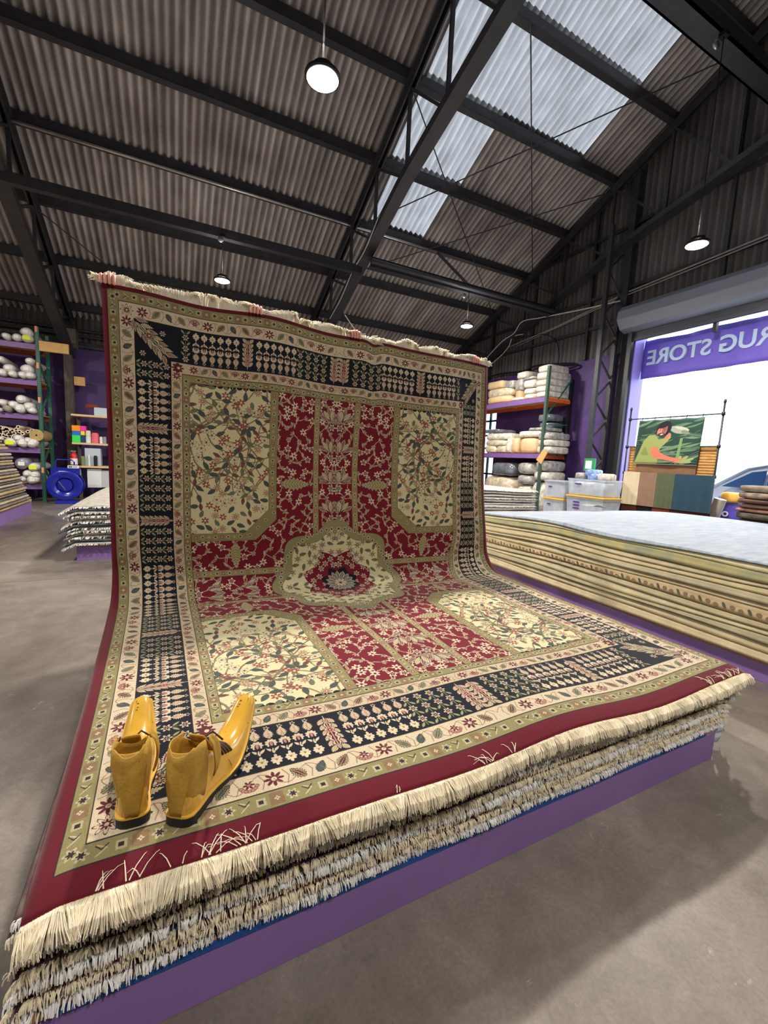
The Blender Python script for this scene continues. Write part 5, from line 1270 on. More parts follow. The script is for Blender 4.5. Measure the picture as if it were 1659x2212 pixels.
for z in RZS[:2]:
    mb = MB(); mb.box((XR0 - .02, YR0 + .03, z - .13), (XR0 + .03, YR1, z)); obj('front_beam', mb, m_purplerack, rk)
    mb = MB(); mb.box((XR1 - .03, YR0 + .03, z - .13), (XR1 + .02, YR1, z)); obj('rear_beam', mb, m_orange, rk)
    mb = MB(); mb.box((XR0 + .03, YR0 + .0, z - .02), (XR1 - .03, YR1, z + .002)); obj('shelf_deck', mb, m_ply, rk)
    mb = MB()
    mb.box((XR0 + .05, YR0 - .03, z - .12), (XR1, YR0 + .02, z - .025)); obj('end_beam', mb, m_orange, rk)
    for k in range(6): mb = MB(); mb.box((XR0 + .03, YR0 + .5 + k * .75, z - .05), (XR1 - .03, YR0 + .6 + k * .75, z - .021)); obj('support_slat', mb, m_ply, rk)
mb = MB(); mb.box((XR0, YR0, .02), (XR1, YR1, .18)); obj('base_deck', mb, m_post, rk)
m_pk = [mat('wrapped_beige_rug', (228, 214, 188), rough=.3, col2=(176, 160, 134), vscale=11, bump=.8, bscale=14, coat=.35), mat('wrapped_white_rug', (240, 234, 222), rough=.28, col2=(180, 172, 160), vscale=13, bump=.9, bscale=16, coat=.4), mat('wrapped_grey_rug', (188, 184, 180), rough=.25, col2=(124, 120, 120), vscale=11, bump=.9, bscale=16, coat=.5), mat('brown_paper_parcel', (214, 184, 142), rough=.55, var=.08, bump=.15), mat('blue_bag', (160, 190, 235), rough=.2, col2=(90, 120, 190), vscale=14, bump=.6, bscale=18, coat=.4), mat('clear_wrapped_dark', (120, 124, 132), rough=.18, col2=(80, 84, 92), vscale=8, bump=.5, bscale=14, coat=.6)]
def soft(c, s, seed, ex=.55, nseg=10):
    """puffy folded parcel: superellipsoid with creases"""
    mb = MB(); nu, nv = 2 * nseg, nseg + 1; rn = seed * 1.7
    def f_(i_, j_):
        a = 2 * PI * i_ / nu; b = -PI / 2 + PI * j_ / (nv - 1)
        sg = lambda v_, e_: math.copysign(abs(v_) ** e_, v_)
        d = 1 + .04 * noise.noise(Vector((math.cos(a) * 2 + rn, math.sin(a) * 2, b * 2))) + .02 * math.sin(a * 5 + rn)
        return (c[0] + s[0] / 2 * sg(math.cos(b), ex * .6) * sg(math.cos(a), ex) * d, c[1] + s[1] / 2 * sg(math.cos(b), ex * .6) * sg(math.sin(a), ex) * d, c[2] + s[2] / 2 * sg(math.sin(b), ex) * d)
    mb.grid(nu, nv, f_, closeu=True); return mb
CR = (1020, 740, 5.184)
def parcel(x0, y0, x1, y1, mi, lb, x=9.0, dx=.85, zf=None, ex=.45):
    a = onx((CR[0] + x0 / CR[2], CR[1] + (y0 + y1) / 2 / CR[2]), x); b = onx((CR[0] + x1 / CR[2], CR[1] + (y0 + y1) / 2 / CR[2]), x)
    xm = CR[0] + (x0 + x1) / 2 / CR[2]; zt = onx((xm, CR[1] + y0 / CR[2]), x).z; zb_ = onx((xm, CR[1] + y1 / CR[2]), x).z
    if zf is not None: zb_ = zf + .004
    yA, yB = min(a.y, b.y), max(a.y, b.y)
    o = obj('wrapped_parcel', soft((x + dx / 2, (yA + yB) / 2, (zt + zb_) / 2), (dx, yB - yA, zt - zb_), len(bpy.data.objects) % 17, ex), m_pk[mi], smooth=True)
    return tag(o, lb, 'parcel', 'wrapped folded rugs on the right rack')
TOP = ', right rack upper shelf'
for a in [(140, 598, 412, 684, 3, 'long flat brown paper parcel, bottom left of the pile', 3.445), (140, 508, 442, 606, 0, 'bulky beige wrapped parcel above the flat brown paper one', None), (150, 428, 342, 520, 3, 'brown paper parcel crowning the left pile', None), (345, 420, 470, 512, 2, 'greyish crumpled parcel beside the crowning brown one', None),
          (412, 612, 556, 660, 1, 'small white crumpled parcel under the yellow rimmed jar', 3.445), (470, 402, 558, 536, 2, 'grey hazy parcel on the yellow rimmed jar', None), (482, 322, 606, 400, 1, 'small round white parcel standing above all others at the middle', None),
          (560, 572, 690, 640, 1, 'white parcel, bottom of the second column from the post', 3.445), (560, 508, 690, 572, 1, 'white parcel, second up in the column left of the post column', None), (560, 412, 692, 500, 1, 'glossy white round-cornered parcel, third up left of the post column', None), (560, 380, 700, 410, 2, 'thin grey parcel topping the column left of the post column', None),
          (690, 546, 842, 622, 1, 'white parcel, bottom of the tall column by the post', 3.445), (690, 480, 842, 545, 1, 'white parcel, second up in the tall column by the post', None), (694, 408, 850, 478, 1, 'white parcel, third up in the tall column by the post', None), (700, 326, 858, 406, 1, 'white parcel, fourth up in the tall column by the post', None), (724, 246, 866, 326, 1, 'white parcel, topmost in the tall column by the post', None)]:
    parcel(*a[:5], a[5] + TOP, zf=a[6])
mb = MB(); a = onx((CR[0] + 500 / CR[2], CR[1] + 575 / CR[2]), 9.05); mb.lathe([(0, 0), (.17, 0), (.18, .02), (.18, .22), (0, .22)], (9.25, a.y, 3.53), 22); tag(obj('jar', mb, mat('amber_jar', (190, 160, 120), rough=.3)), 'squat jar with yellow rim among the parcels on the upper shelf', 'jar'); 
mb = MB(); mb.lathe([(.18, 0), (.195, 0), (.195, .03), (.18, .03)], (9.25, a.y, 3.75), 22); tag(obj('yellow_ring', mb, mat('yellow_lid', (236, 176, 30), rough=.4)), 'yellow rim on top of the squat jar on the upper shelf', 'ring')
MID = ', right rack middle shelf'
for a in [(128, 1150, 262, 1212, 0, 'crumpled cream parcel, bottom left corner', 1.925), (260, 1150, 372, 1212, 0, 'crumpled cream parcel, bottom row, second from left', 1.925), (128, 1088, 372, 1158, 0, 'broad cream parcel lying on the two bottom left ones', None), (125, 1012, 412, 1092, 1, 'long pale parcel, top of the left pile', None), (370, 1062, 432, 1212, 1, 'upright white crumpled parcel', 1.925), (432, 1062, 512, 1212, 3, 'upright brown paper parcel', 1.925),
          (512, 1062, 722, 1216, 3, 'large square tan parcel in hazy plastic', 1.925), (488, 984, 772, 1060, 1, 'long white parcel bridging the square tan one', None), (706, 1158, 862, 1216, 1, 'parcel beside the post, bottom one', 1.925), (714, 1082, 872, 1156, 1, 'parcel beside the post, middle one', None), (710, 1004, 872, 1082, 2, 'parcel beside the post, top one', None), (610, 948, 792, 986, 2, 'dark flat parcel topping the middle pile', None), (95, 968, 300, 1012, 5, 'dark low parcel behind the left pile', None)]:
    parcel(*a[:5], a[5] + MID, zf=a[6])
def parcel_y(x0, y0, x1, y1, mi, lb, y=8.7, zf=None):
    a = ony((CR[0] + x0 / CR[2], CR[1] + (y0 + y1) / 2 / CR[2]), y); b = ony((CR[0] + x1 / CR[2], CR[1] + (y0 + y1) / 2 / CR[2]), y); xm = CR[0] + (x0 + x1) / 2 / CR[2]
    zt = ony((xm, CR[1] + y0 / CR[2]), y).z; zb_ = ony((xm, CR[1] + y1 / CR[2]), y).z
    if zf is not None: zb_ = zf + .004
    return tag(obj('wrapped_parcel', soft(((a.x + min(b.x, 9.9)) / 2, y + .24, (zt + zb_) / 2), (min(b.x, 9.9) - a.x, .46, zt - zb_), len(bpy.data.objects) % 13, .5), m_pk[mi], smooth=True), lb, 'parcel', 'wrapped folded rugs on the right rack')
parcel_y(862, 808, 1160, 892, 5, 'shiny clear wrapped parcel, topmost at the right rack middle shelf end')
parcel_y(872, 900, 1150, 1000, 5, 'dark clear wrapped parcel under the topmost at the end of the middle shelf')
parcel_y(870, 1000, 1000, 1085, 4, 'blue plastic bag, upper of two behind the rack post on the middle shelf'); parcel_y(872, 1088, 1000, 1232, 4, 'blue plastic bag, lower of two behind the rack post on the middle shelf', zf=1.925)
for i_, (y0, y1) in enumerate(((1004, 1050), (1054, 1100), (1104, 1160), (1164, 1240))): parcel_y(1000, y0, 1112, y1, 2, f'grey wrapped parcel beside the blue bags, {["topmost", "second from top", "third from top", "lowest"][i_]} of four', zf=1.925 if i_ == 3 else None)
LOW = ', right rack bottom bay'
for a in [(180, 1338, 452, 1490, 5, 'dark bulging clear wrapped parcel', None), (90, 1490, 440, 1640, 0, 'thick tan rolled parcel', .19), (472, 1338, 682, 1476, 2, 'large round wrapped parcel, top of the middle column', None), (468, 1480, 652, 1590, 2, 'wrapped parcel, second of the middle column', None), (468, 1592, 640, 1700, 1, 'wrapped parcel, lowest of the middle column', .19), (682, 1318, 832, 1440, 2, 'wrapped parcel, top of the column by the post', None), (652, 1440, 832, 1548, 1, 'wrapped parcel, second of the column by the post', None), (636, 1552, 800, 1700, 1, 'wrapped parcel, lowest of the column by the post', .19)]:
    parcel(*a[:5], a[5] + LOW, zf=a[6], ex=.6)
# hazy plastic boxes at the end of the top shelf
m_haze = mat('hazy_storage_plastic', (176, 186, 206), rough=.25, var=.25, vscale=12, bump=.3, bscale=18)
zt = [3.45, 3.76, 4.06]
for i_, (y0, y1) in enumerate(((498, 640), (350, 480), (268, 340))):
    a = ony((CR[0] + 892 / CR[2], CR[1] + y1 / CR[2]), 8.66); b = ony((CR[0] + (1138 if i_ < 2 else 1062) / CR[2], CR[1] + y0 / CR[2]), 8.66); z0 = max(a.z, 3.445)
    tag(obj('storage_box', soft(((a.x + b.x) / 2, 8.9, (z0 + b.z) / 2), (b.x - a.x, .46, b.z - z0), i_, .3), m_haze, smooth=True), f'hazy plastic wrapped box behind the rack post on the top shelf, {["lowest", "middle", "topmost"][i_]} of three', 'box', 'boxes at the end of the top shelf')
mb = MB(); a = onx((CR[0] + 790 / CR[2], CR[1] + 1275 / CR[2]), 8.9); mb.add([], []); 
P0, P1, P2, P3 = [onx((CR[0] + q_[0] / CR[2], CR[1] + q_[1] / CR[2]), 8.93) for q_ in ((795, 1192), (840, 1235), (770, 1362), (716, 1310))]
mb.poly([P0, P1, P2, P3], (.02, 0, 0)); tag(obj('cardboard_flap', mb, m_ply), 'tilted square of tan cardboard fixed to the rack post', 'cardboard')

# ---- plastic storage bins beside the rack
m_bin = mat('clear_bin_plastic', (222, 232, 248), rough=.2, alpha=.38, var=.1)
m_fill = mat('bin_contents', (240, 238, 236), rough=.5, col2=(120, 130, 164), vscale=9, bump=.9, bscale=12, detail=3)
m_lid = mat('yellow_bin_lid', (236, 182, 60), rough=.4)
m_lilac = mat('purple_tape_label', (84, 50, 140), rough=.5)
def bin_(x, y0, y1, dx, z0, z1, lb, lid=None, mt=None, labels=1):
    cy = (y0 + y1) / 2; t = thing('storage_bin', (x + dx / 2, cy, z0), lb, 'storage bin', 'storage bins beside the right rack'); mt = mt or m_bin
    mb = MB(); k = .90; cx_ = x + dx / 2
    def ringz(sx, sy, z): return [(cx_ - sx / 2, cy - sy / 2, z), (cx_ + sx / 2, cy - sy / 2, z), (cx_ + sx / 2, cy + sy / 2, z), (cx_ - sx / 2, cy + sy / 2, z)]
    sy = y1 - y0; v_ = ringz(dx * k, sy * k, z0) + ringz(dx * .97, sy * .97, z1 - .03) + ringz(dx, sy, z1 - .03) + ringz(dx, sy, z1) + ringz(dx * .94, sy * .94, z1) + ringz(dx * k * .97, sy * k * .97, z0 + .01)
    fs = [(3, 2, 1, 0), (20, 21, 22, 23)] + [(r * 4 + q_, r * 4 + (q_ + 1) % 4, r * 4 + 4 + (q_ + 1) % 4, r * 4 + 4 + q_) for r in range(5) for q_ in range(4)]
    mb.add(v_, fs); obj('tub', mb, mt, t)
    if mt is m_bin: obj('contents', soft((cx_, cy, z0 + (z1 - z0) * .45), (dx * .84, sy * .84, (z1 - z0) * .8), int(z0 * 10), .5), m_fill, t, smooth=True)
    if lid is not None:
        mb = MB(); mb.box((x - .01, y0 - .01, z1), (x + dx + .01, y1 + .01, z1 + .03)); mb.box((x + .03, y0 + .03, z1 + .03), (x + dx - .03, y1 - .03, z1 + .04)); obj('lid', mb, lid, t, bevel=.006)
    for q_ in range(labels):
        mb = MB(); zz = z1 - .10 - .07 * q_; mb.box((x - .006 + .004, cy + sy * .12, zz - .03), (x + .012, cy + sy * .28, zz)); obj('tape_label', mb, m_lilac, t)
    return t
bx = 8.15
def bz(py): return onx((1200, CR[1] + py / CR[2]), bx).z
ya0, ya1 = 7.02, 7.62; yb0, yb1 = 5.98, 6.95
bin_(bx, ya0, ya1, .55, .004, .30, 'black storage tote on the floor, below the clear bin with the domed top', m_black, mt=mat('black_tote', (26, 27, 30), rough=.4), labels=0)
bin_(bx, ya0, ya1, .55, .35, .80, 'clear bin with yellow lid standing on the black tote', m_lid)
bin_(bx, ya0, ya1, .55, .85, 1.22, 'clear bin with clear domed top, uppermost in the column nearer the rack', mat('clear_lid', (200, 206, 214), rough=.2, alpha=.7))
zs = [(.004, .45), (.50, .93), (.98, 1.34)]
xb = 8.15
bin_(xb, yb0, yb1, .6, zs[0][0], zs[0][1], 'blue tinted clear bin, lowest in the column nearer the door', m_lid)
bin_(xb, yb0, yb1, .6, zs[1][0], zs[1][1], 'clear bin with three purple labels, middle of the column nearer the door', m_lid, labels=3)
bin_(xb, yb0, yb1, .6, zs[2][0], zs[2][1], 'open bin heaped with bagged samples, top of the column nearer the door', None)
for i_, (dy, dz, sx, mi) in enumerate(((.28, .06, .30, 2), (-.05, .05, .28, 4), (-.28, .06, .26, 1), (.05, .14, .24, 4))):
    tag(obj('bagged_sample', soft((xb + .3, (yb0 + yb1) / 2 + dy, zs[2][1] + dz), (.4, sx, .16), i_, .55), m_pk[mi], smooth=True), ['grey boxy sample', 'blue bagged sample', 'white bagged sample', 'pale blue sample topmost'][i_] + ' heaped in the open bin', 'sample', 'samples in the open bin')
mb = MB(); a = onx((1276, 978), 8.4); mb.box((8.4, a.y - .12, 1.52), (8.46, a.y + .14, 1.80)); o = tag(obj('green_box', mb, mat('green_carton', (40, 150, 90), rough=.5), bevel=.004), 'small green carton with a white face standing on the heaped bin', 'carton')
mb = MB(); mb.box((8.394, a.y - .06, 1.57), (8.399, a.y + .10, 1.75)); pch = obj('white_face', mb, m_paper, o)
# plant behind the stack
t = thing('potted_plant', (9.35, 6.35, 0), 'green leafy plant beside the door jamb, behind the pale stack', 'plant')
mb = MB(); mb.lathe([(0, 0), (.15, 0), (.19, .62), (.17, .62), (.16, .59), (0, .59)], (9.35, 6.35, 0), 20); obj('pot', mb, m_black, t)
mb = MB()
for k in range(64):
    a = R_.uniform(0, 2 * PI); e_ = R_.uniform(.15, 1.25); L_ = R_.uniform(.3, .5); d = Vector((math.cos(a) * math.cos(e_), math.sin(a) * math.cos(e_), math.sin(e_))); s_ = d.cross(Vector((0, 0, 1))).normalized(); b = Vector((9.35, 6.35, .60)) + Vector((R_.uniform(-.06, .06), R_.uniform(-.12, .12), R_.uniform(0, .3)))
    ps = []
    for q_ in range(5):
        f_ = q_ / 4; c = b + d * L_ * f_ + Vector((0, 0, -.12 * f_ * f_)); w_ = .022 * math.sin(PI * min(1, .15 + .85 * f_)) + .002; ps += [c - s_ * w_, c + s_ * w_]
    mb.add(ps, [(2 * q_, 2 * q_ + 1, 2 * q_ + 3, 2 * q_ + 2) for q_ in range(4)])
obj('leaves', mb, mat('plant_leaf', (44, 108, 84), rough=.35, var=.2), t, smooth=True, solid=.002)

# ================================================================== rug display frame at the door
XD = 8.8
t = thing('display_rack', (XD, 5.15, 0), 'tall thin black pipe frame in front of the doorway, hung with rugs', 'display rack')
for y in (4.30, 6.04):
    mb = MB(); mb.tube([(XD, y, 0), (XD, y, 2.86)], .016, 10)
    for z in (1.53, 2.08, 2.66): mb.lathe([(.016, -.03), (.03, -.03), (.03, .03), (.016, .03)], (XD, y, z), 10)
    mb.lathe([(.016, 2.84), (.024, 2.86), (.02, 2.9), (0, 2.92)], (XD, y, 0), 10); obj('post', mb, m_black, t, smooth=True)
for z in (1.53, 2.08, 2.66): mb = MB(); mb.tube([(XD, 4.30, z), (XD, 6.04, z)], .012, 8); obj('crossbar', mb, m_black, t)
for y in (4.30, 6.04): mb = MB(); mb.tube([(XD - .3, y, .02), (XD + .3, y, .02)], .02, 8); obj('foot', mb, m_black, t)
def hang(y0, y1, z0, z1, m_, lb, x=XD, th=.02, rib=0.0, name='hanging_rug', wav=.004):
    mb = MB(); ny = 26; nz_ = 60 if rib else 14
    P = lambda i_, j_, s_: (x + s_ * th / 2 + wav * math.sin(i_ * .8) * (1 - j_ / nz_) + (rib * math.sin(j_ * 1.55) if s_ < 0 else 0), y0 + (y1 - y0) * i_ / ny, z0 + (z1 - z0) * j_ / nz_)
    a = [P(i_, j_, -1) for j_ in range(nz_ + 1) for i_ in range(ny + 1)]; b = [P(i_, j_, 1) for j_ in range(nz_ + 1) for i_ in range(ny + 1)]; o = len(a); w_ = ny + 1; fs = []
    for j_ in range(nz_):
        for i_ in range(ny): k = j_ * w_ + i_; fs.append((k, k + w_, k + w_ + 1, k + 1)); fs.append((o + k, o + k + 1, o + k + w_ + 1, o + k + w_))
    for i_ in range(ny): fs.append((i_, i_ + 1, o + i_ + 1, o + i_)); k = nz_ * w_ + i_; fs.append((k, o + k, o + k + 1, k + 1))
    for j_ in range(nz_): k = j_ * w_; fs.append((k, o + k, o + k + w_, k + w_)); k += ny; fs.append((k, k + w_, o + k + w_, o + k))
    mb.add(a + b, fs); return tag(obj(name, mb, m_, smooth=bool(rib)), lb, 'rug')
m_tan = mat('ribbed_tan_pile', (206, 158, 92), rough=.9, col2=(170, 122, 66), vscale=12, stretch=(1, .6, 4), bump=.3, bscale=60)
hang(4.33, 6.0, 1.30, 2.07, m_tan, 'ribbed golden tan rug hanging behind the portrait on the display frame', x=XD + .05, rib=.007)
tg = hang(4.62, 5.78, 1.50, 1.78, mat('brown_flat_pile', (124, 90, 66), rough=.9, var=.08), 'plain brown rug just below the portrait, in front of the ribbed tan one', x=XD + .0, th=.02)
zb1 = [.90, .92, .93, .92]
for (pa, pb, col, nm) in ((1346, 1381, (206, 190, 160), 'cream'), (1381, 1418, (136, 104, 84), 'taupe brown'), (1418, 1457, (76, 86, 56), 'moss green'), (1457, 1541, (8, 56, 78), 'deep teal')):
    ya = onx((pa, 1050), XD - .05).y; yb = onx((pb, 1050), XD - .05).y
    hang(yb + .002, ya - .002, .86, 1.55, mat('sample_' + nm.split()[0], col, rough=.92, var=.08, sheen=.3), f'{nm} sample rug folded over the lower bar of the display frame', x=XD - .05, th=.05)
for (pa, pb, col, nm) in ((1342, 1376, (96, 50, 32), 'dark rust brown'), (1376, 1410, (24, 30, 34), 'black'), (1410, 1448, (160, 74, 62), 'brick red'), (1448, 1535, (74, 52, 38), 'dark brown')):
    ya = onx((pa, 1090), XD + .02).y; yb = onx((pb, 1090), XD + .02).y
    hang(yb + .002, ya - .002, .55, 1.48, mat('under_' + nm.split()[-1] + nm.split()[0], col, rough=.92), f'{nm} rug whose lower edge shows beneath the folded sample rugs', x=XD + .02, th=.03)
# picture rug: a person in a green shirt reaching among big leaves, woven as a flat picture
PWp, PHp = 520, 400
A_ = np.zeros((PHp, PWp, 3), np.float32)
yy, xx = np.mgrid[0:PHp, 0:PWp]; xx = xx / PWp; yy = yy / PHp       # y runs down
A_[:] = C3((38, 66, 56))
rng = np.random.RandomState(4)
for k in range(46):
    cx_, cy_ = rng.rand(2); a = -.25 + rng.randn() * .25; L_ = .12 + .18 * rng.rand(); w_ = .018 + .02 * rng.rand()
    u = (xx - cx_) * math.cos(a) + (yy - cy_) * math.sin(a); v_ = -(xx - cx_) * math.sin(a) + (yy - cy_) * math.cos(a); mk = (np.abs(u) < L_) & (np.abs(v_) < w_ * np.cos(np.clip(u / L_, -1, 1) * PI / 2))
    A_[mk] = C3([(66, 96, 78), (84, 112, 88), (30, 52, 48), (104, 128, 98)][k % 4]); A_[mk & (np.abs(v_) < .003)] = C3((120, 140, 108))
def ell2(cx_, cy_, a, b, ang, c):
    u = (xx - cx_) * math.cos(ang) + (yy - cy_) * math.sin(ang); v_ = -(xx - cx_) * math.sin(ang) + (yy - cy_) * math.cos(ang); A_[(u / a) ** 2 + (v_ / b) ** 2 < 1] = C3(c)
def poly2(pts_, c):
    ins = np.zeros(xx.shape, bool); n_ = len(pts_); j_ = n_ - 1
    for i_ in range(n_):
        xi, yi = pts_[i_]; xj, yj = pts_[j_]
        with np.errstate(divide='ignore', invalid='ignore'): ins ^= ((yi > yy) != (yj > yy)) & (xx < (xj - xi) * (yy - yi) / (yj - yi + 1e-9) + xi)
        j_ = i_
    A_[ins] = C3(c)
ell2(.66, .24, .15, .075, .35, (150, 156, 140)); ell2(.70, .21, .12, .03, .4, (176, 180, 164)); ell2(.76, .3, .07, .04, .5, (120, 128, 112))
poly2([(.70, .42), (.74, .42), (.72, .98), (.67, .98)], (118, 146, 92))
for cx_, cy_, a_ in ((.80, .86, -.9), (.87, .88, -.5), (.74, .88, -1.5), (.83, .93, -.1), (.78, .97, -2.2)): ell2(cx_, cy_, .085, .028, a_, (142, 166, 104))
poly2([(.0, 1.0), (.06, .74), (.12, .46), (.20, .34), (.30, .33), (.37, .44), (.45, .42), (.54, .30), (.56, .40), (.47, .56), (.42, .62), (.40, .72), (.40, 1.0)], (146, 156, 92))
poly2([(.14, .60), (.18, .62), (.24, .80), (.10, .78)], (128, 138, 80))
poly2([(.26, .62), (.36, .60), (.42, .72), (.50, .78), (.62, .83), (.74, .86), (.84, .86), (.74, .90), (.70, .94), (.60, .91), (.46, .88), (.34, .86), (.26, .74)], (206, 116, 92))
ell2(.43, .20, .115, .17, .2, (30, 32, 38)); ell2(.405, .25, .075, .115, .3, (200, 124, 104)); ell2(.445, .22, .04, .09, .2, (146, 88, 82)); ell2(.40, .335, .062, .045, .1, (70, 50, 46)); ell2(.40, .155, .08, .035, -.2, (30, 32, 38))
poly2([(.52, .30), (.56, .34), (.52, .42), (.47, .46), (.46, .40)], (206, 120, 96)); ell2(.405, .325, .028, .012, -.3, (236, 220, 200)); ell2(.37, .22, .012, .006, 0, (60, 36, 34)); ell2(.44, .21, .012, .006, 0, (60, 36, 34))
A_[:8] = C3((70, 90, 90)); A_[-7:] = C3((216, 212, 190))
rgba2 = np.ones((PHp, PWp, 4), np.float32); rgba2[..., :3] = A_[::-1]
img2 = bpy.data.images.new('picture_weave_map', PWp, PHp); img2.pixels.foreach_set(rgba2.ravel()); img2.update(); img2.pack()
me = bpy.data.meshes.new('picture_rug'); nyy, nzz = 20, 16; vs = []; uvs = []
yL, yR, zB, zT = 5.80, 4.57, 1.72, 2.62
for j_ in range(nzz + 1):
    for i_ in range(nyy + 1):
        a = i_ / nyy; b = j_ / nzz; tp_ = 1 + .03 * b; vs.append((XD - .035 + .008 * math.sin(a * 9) * (1 - b * .5), yL + (yR - yL) * a + .03 * (1 - b), zB + (zT - zB) * b - .012 * math.sin(a * PI * 4) ** 2 * b)); uvs.append((a, b))
w_ = nyy + 1; me.from_pydata(vs, [], [(j_ * w_ + i_, j_ * w_ + i_ + 1, (j_ + 1) * w_ + i_ + 1, (j_ + 1) * w_ + i_) for j_ in range(nzz) for i_ in range(nyy)])
ul = me.uv_layers.new(name='UVMap'); li = np.zeros(len(me.loops), np.int32); me.loops.foreach_get('vertex_index', li); ul.data.foreach_set('uv', np.array(uvs, np.float32)[li].ravel())
me.materials.append(image_mat('picture_weave', img2, bump=.1)); me.polygons.foreach_set('use_smooth', [True] * len(me.polygons))
o = bpy.data.objects.new('picture_rug', me); COL.objects.link(o); q = o.modifiers.new('solidify', 'SOLIDIFY'); q.thickness = .01; q.offset = 1
INV[o.name] = Matrix()
tag(o, 'picture rug of a person in green among leaves, on the display frame', 'picture rug')
mb = MB()
for y in (4.62, 4.9, 5.2, 5.5, 5.76): mb.tube([(XD - .03, y, 2.60), (XD - .012, y, 2.68), (XD + .012, y, 2.67), (XD - .03, y, 2.61)], .005, 5)
obj('hanging_rings', mb, m_black, o)
# things on the floor behind the beige stack, right of the frame
mb = MB(); a = onx((1520, 1105), 9.0); mb.lathe([(0, 0), (.13, 0), (.15, .62), (.14, .62), (.12, .02), (0, .02)], (9.0, 4.36, .0), 22); tag(obj('bucket', mb, mat('grey_bucket', (190, 186, 180), rough=.4)), 'tall pale grey bin standing right behind the display frame post', 'bin')
P = onx((1556, 1078), 9.1); Q2 = onx((1527, 1150), 9.1); mb = MB(); d = (Q2 - P); mb.tube([P, P + d * .5, Vector((P.x + d.x * 1.4, P.y + d.y * 1.4, .02))], .10, 18); tag(obj('leaning_roll', mb, mat('grey_paper_roll', (186, 180, 170), rough=.5, var=.1)), 'thick pale roll leaning outward beside the purple bag', 'roll')
mbag = mat('purple_printed_bag', (104, 88, 210), rough=.35, col2=(60, 60, 150), vscale=7, detail=2, bump=.4, bscale=12)
P = onx((1583, 1090), 9.6); t = thing('printed_bag', (9.6, P.y, .0), 'purple printed bag with white letters between the leaning roll and the brown textiles', 'bag')
obj('bag_body', soft((9.6, P.y, .60), (.35, .52, 1.2), 3, .5), mbag, t, smooth=True)
obj('yellow_top_panel', soft((9.50, P.y - .02, 1.16), (.26, .34, .20), 5, .6), mat('amber_print', (240, 190, 90), rough=.4), t, smooth=True)
def text_mesh(txt, size, depth, font_off=0.0, bold=.0):
    cu = bpy.data.curves.new('lettering', 'FONT'); cu.body = txt; cu.size = size; cu.extrude = depth; cu.offset = bold; cu.resolution_u = 4
    to = bpy.data.objects.new('lettering_tmp', cu); COL.objects.link(to); bpy.context.view_layer.update()
    me_ = bpy.data.meshes.new_from_object(to.evaluated_get(bpy.context.evaluated_depsgraph_get())); bpy.data.objects.remove(to); return me_
me_ = text_mesh('GOO', .13, .004, bold=.006); me_.materials.append(m_white); lo = bpy.data.objects.new('lettering', me_); COL.objects.link(lo); lo.parent = t
lo.matrix_local = Matrix.Translation((-.20, .27, .80)) @ Matrix(((0, 0, -1, 0), (-1, 0, 0, 0), (0, 1, 0, 0), (0, 0, 0, 1)))
# folded brown textiles
colsb = [((150, 134, 112), (104, 96, 84), 'grey-beige'), ((170, 146, 124), (50, 42, 44), 'dark fluffy'), ((104, 74, 62), (80, 58, 50), 'chocolate brown'), ((110, 78, 66), (84, 62, 54), 'brown'), ((168, 116, 96), (130, 92, 76), 'reddish tan'), ((92, 86, 74), (62, 58, 50), 'olive brown'), ((84, 74, 64), (60, 54, 48), 'dark brown'), ((96, 84, 72), (70, 62, 56), 'earth brown'), ((88, 78, 68), (60, 54, 48), 'umber')]
ztp = onx((1610, 1048), 7.9).z; ybr = onx((1583, 1085), 7.9).y
zc = ztp
ths2 = [.105, .10, .075, .075, .06, .11, .12, .14, .16]
for k, (c1, c2_, nm) in enumerate(colsb):
    th = ths2[k]; zc -= th
    o = tag(obj('folded_textile', soft((8.35, ybr - .62 + .012 * (k % 3), zc + th / 2), (.95, 1.24 - .02 * (k % 2), th * 1.04), k + 2, .4, 12), mat('textile_%d' % k, c1, rough=.95, col2=c2_, vscale=9, detail=5, bump=.6, bscale=40), smooth=True), f'{nm} folded textile, {ORD[k] if k else "topmost"} of the brown pile at the right edge', 'textile', 'folded brown textiles at the right edge')
t = thing('wooden_stand', (8.35, ybr - .62, 0), 'plain dark stand carrying the brown folded textiles', 'stand')
mb = MB(); mb.box((7.9, ybr - 1.2, max(.1, zc - .05)), (8.8, ybr - .05, zc)); obj('top_board', mb, m_post, t)
for x in (7.95, 8.7):
    for y in (ybr - 1.15, ybr - .15): mb = MB(); mb.box((x, y, 0), (x + .05, y + .05, max(.1, zc - .05))); obj('leg', mb, m_post, t)

# ================================================================== banner outside the door
t = thing('shop_banner', (10.32, 4.6, 4.25), 'purple banner strung outside across the doorway, its lettering seen from behind', 'banner')
m_ban = mat('purple_vinyl', (110, 92, 200), rough=.6, var=.04, vscale=2)
mb = MB(); ny = 60
def bn_(i_, j_):
    y = 6.93 - 5.6 * i_ / ny; z = 3.81 + (.90 - .05 * i_ / ny) * j_ / 8; return (10.32 + .02 * math.sin(y * 6 + z * 2) + .012 * math.sin(y * 15), y + .04 * (1 - abs(j_ / 4 - 1)) * (1 if i_ in (0,) else 0), z - .03 * math.sin(PI * i_ / ny * 3) ** 2 * (j_ / 8))
mb.grid(ny + 1, 9, bn_); bo = obj('vinyl_sheet', mb, m_ban, t, smooth=True, solid=.002)
me_ = text_mesh('1 RUG STORE', .465, .035, bold=.010)
xs_ = [v_.co.x for v_ in me_.vertices]; wt = max(xs_) - min(xs_)
me_.materials.append(mat('pale_banner_lettering', (186, 206, 236), rough=.6)); lo = bpy.data.objects.new('lettering', me_); COL.objects.link(lo); lo.parent = t
yE = 6.82; scl = 1.0
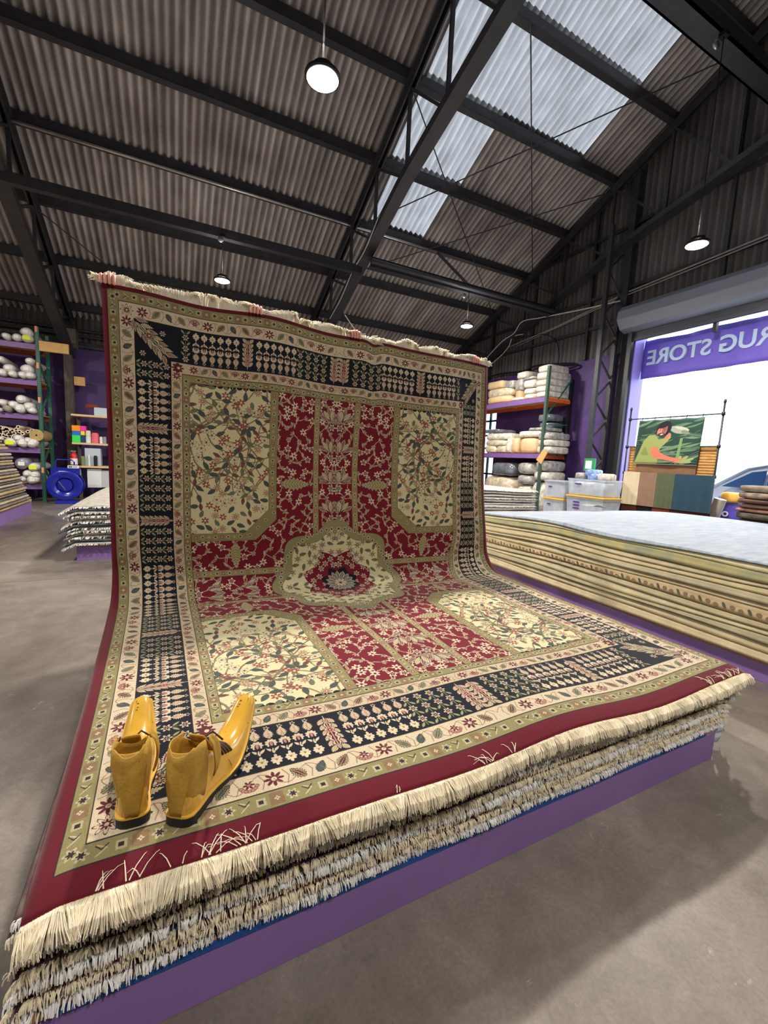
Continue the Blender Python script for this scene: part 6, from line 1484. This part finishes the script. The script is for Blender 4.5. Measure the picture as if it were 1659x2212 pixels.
# reads from outside: letters run toward +y, face +x
lo.matrix_local = Matrix.Translation((0.0, (yE - wt) - 4.6 - min(xs_), 4.13 - 4.25)) @ Matrix(((0, 0, 1, 0), (1, 0, 0, 0), (0, 1, 0, 0), (0, 0, 0, 1)))
mb = MB()
for y in (6.9, 5.9, 4.9, 3.9, 2.9, 1.9): mb.tube([(10.32, y, 4.78), (10.28, y + .02, 4.96)], .006, 5)
obj('tie_cord', mb, m_white, t)
# ---- parked car
t = thing('parked_car', (12.4, 3.4, -.02), 'white car parked outside the open door, partly hidden by the brown textiles', 'car')
m_car = mat('white_car_paint', (196, 210, 226), rough=.2, coat=.6); m_cg = mat('blue_tinted_glass', (30, 66, 112), rough=.15); m_tire = mat('tyre_rubber', (26, 26, 28), rough=.8)
prof_ = [(5.62, .35), (5.66, .62), (5.60, .92), (5.35, 1.10), (4.95, 1.20), (4.35, 1.60), (3.7, 1.74), (2.6, 1.76), (1.8, 1.66), (1.15, 1.22), (1.05, .9), (1.05, .35)]
mb = MB(); xa_, xb_ = 11.55, 13.35
sec = [(xa_ + .10, .93), (xa_, 1.0), (xb_, 1.0), (xb_ - .10, .93)]
def carp(i_, j_):
    y, z = prof_[i_]; x = [xa_ + .12, xa_, xa_ + .03, xb_ - .03, xb_, xb_ - .12][j_]
    if z > 1.15: x += (.16 if j_ < 3 else -.16) * (z - 1.15) / .6
    return (x, y + (0 if j_ in (2, 3) else -.04 * math.copysign(1, y - 3.4)), z - (.03 if j_ in (0, 5) else 0))
mb.grid(len(prof_), 6, carp); n_ = len(prof_)
for j_ in (0, 5): mb.f.append(tuple(j_ * n_ + k for k in range(n_))); mb.m.append(0)
obj('car_body', mb, m_car, t, smooth=False, bevel=.03)
for i_, pts_ in enumerate(([(4.72, 1.20), (4.20, 1.52), (3.95, 1.56), (3.95, 1.18)], [(3.88, 1.18), (3.88, 1.57), (2.75, 1.62), (2.75, 1.16)], [(2.68, 1.16), (2.68, 1.62), (1.95, 1.54), (1.5, 1.2)])):
    mb = MB(); mb.poly([(xa_ - .014 + .16 * max(0, z - 1.15) / .6, y, z) for y, z in pts_], (.03, 0, 0)); obj('side_window', mb, m_cg, t)
for y in (4.75, 1.95):
    for x in (xa_ - .01, xb_ - .2):
        mb = MB(); mb.lathe([(.12, .0), (.19, .0), (.21, .03), (.33, .02), (.34, .06), (.34, .18), (.3, .21), (0, .21)], (x, y, .32), 26, axis='x'); obj('wheel', mb, m_tire, t, smooth=False)
mb = MB(); mb.tube([(xa_ + .2, 4.0, 1.76), (xa_ + .2, 3.6, 1.82), (xa_ + .2, 2.2, 1.82), (xa_ + .2, 1.9, 1.74)], .016, 6); obj('roof_rail', mb, m_steel, t)
mb = MB(); mb.box((xa_ - .015, 3.5, 1.02), (xa_ + .01, 3.7, 1.05)); mb.box((xa_ - .015, 2.3, 1.02), (xa_ + .01, 2.5, 1.05)); obj('door_handle', mb, m_steel_l, t)
t.location.y += .75; t.scale = (1, 1, 1.1)
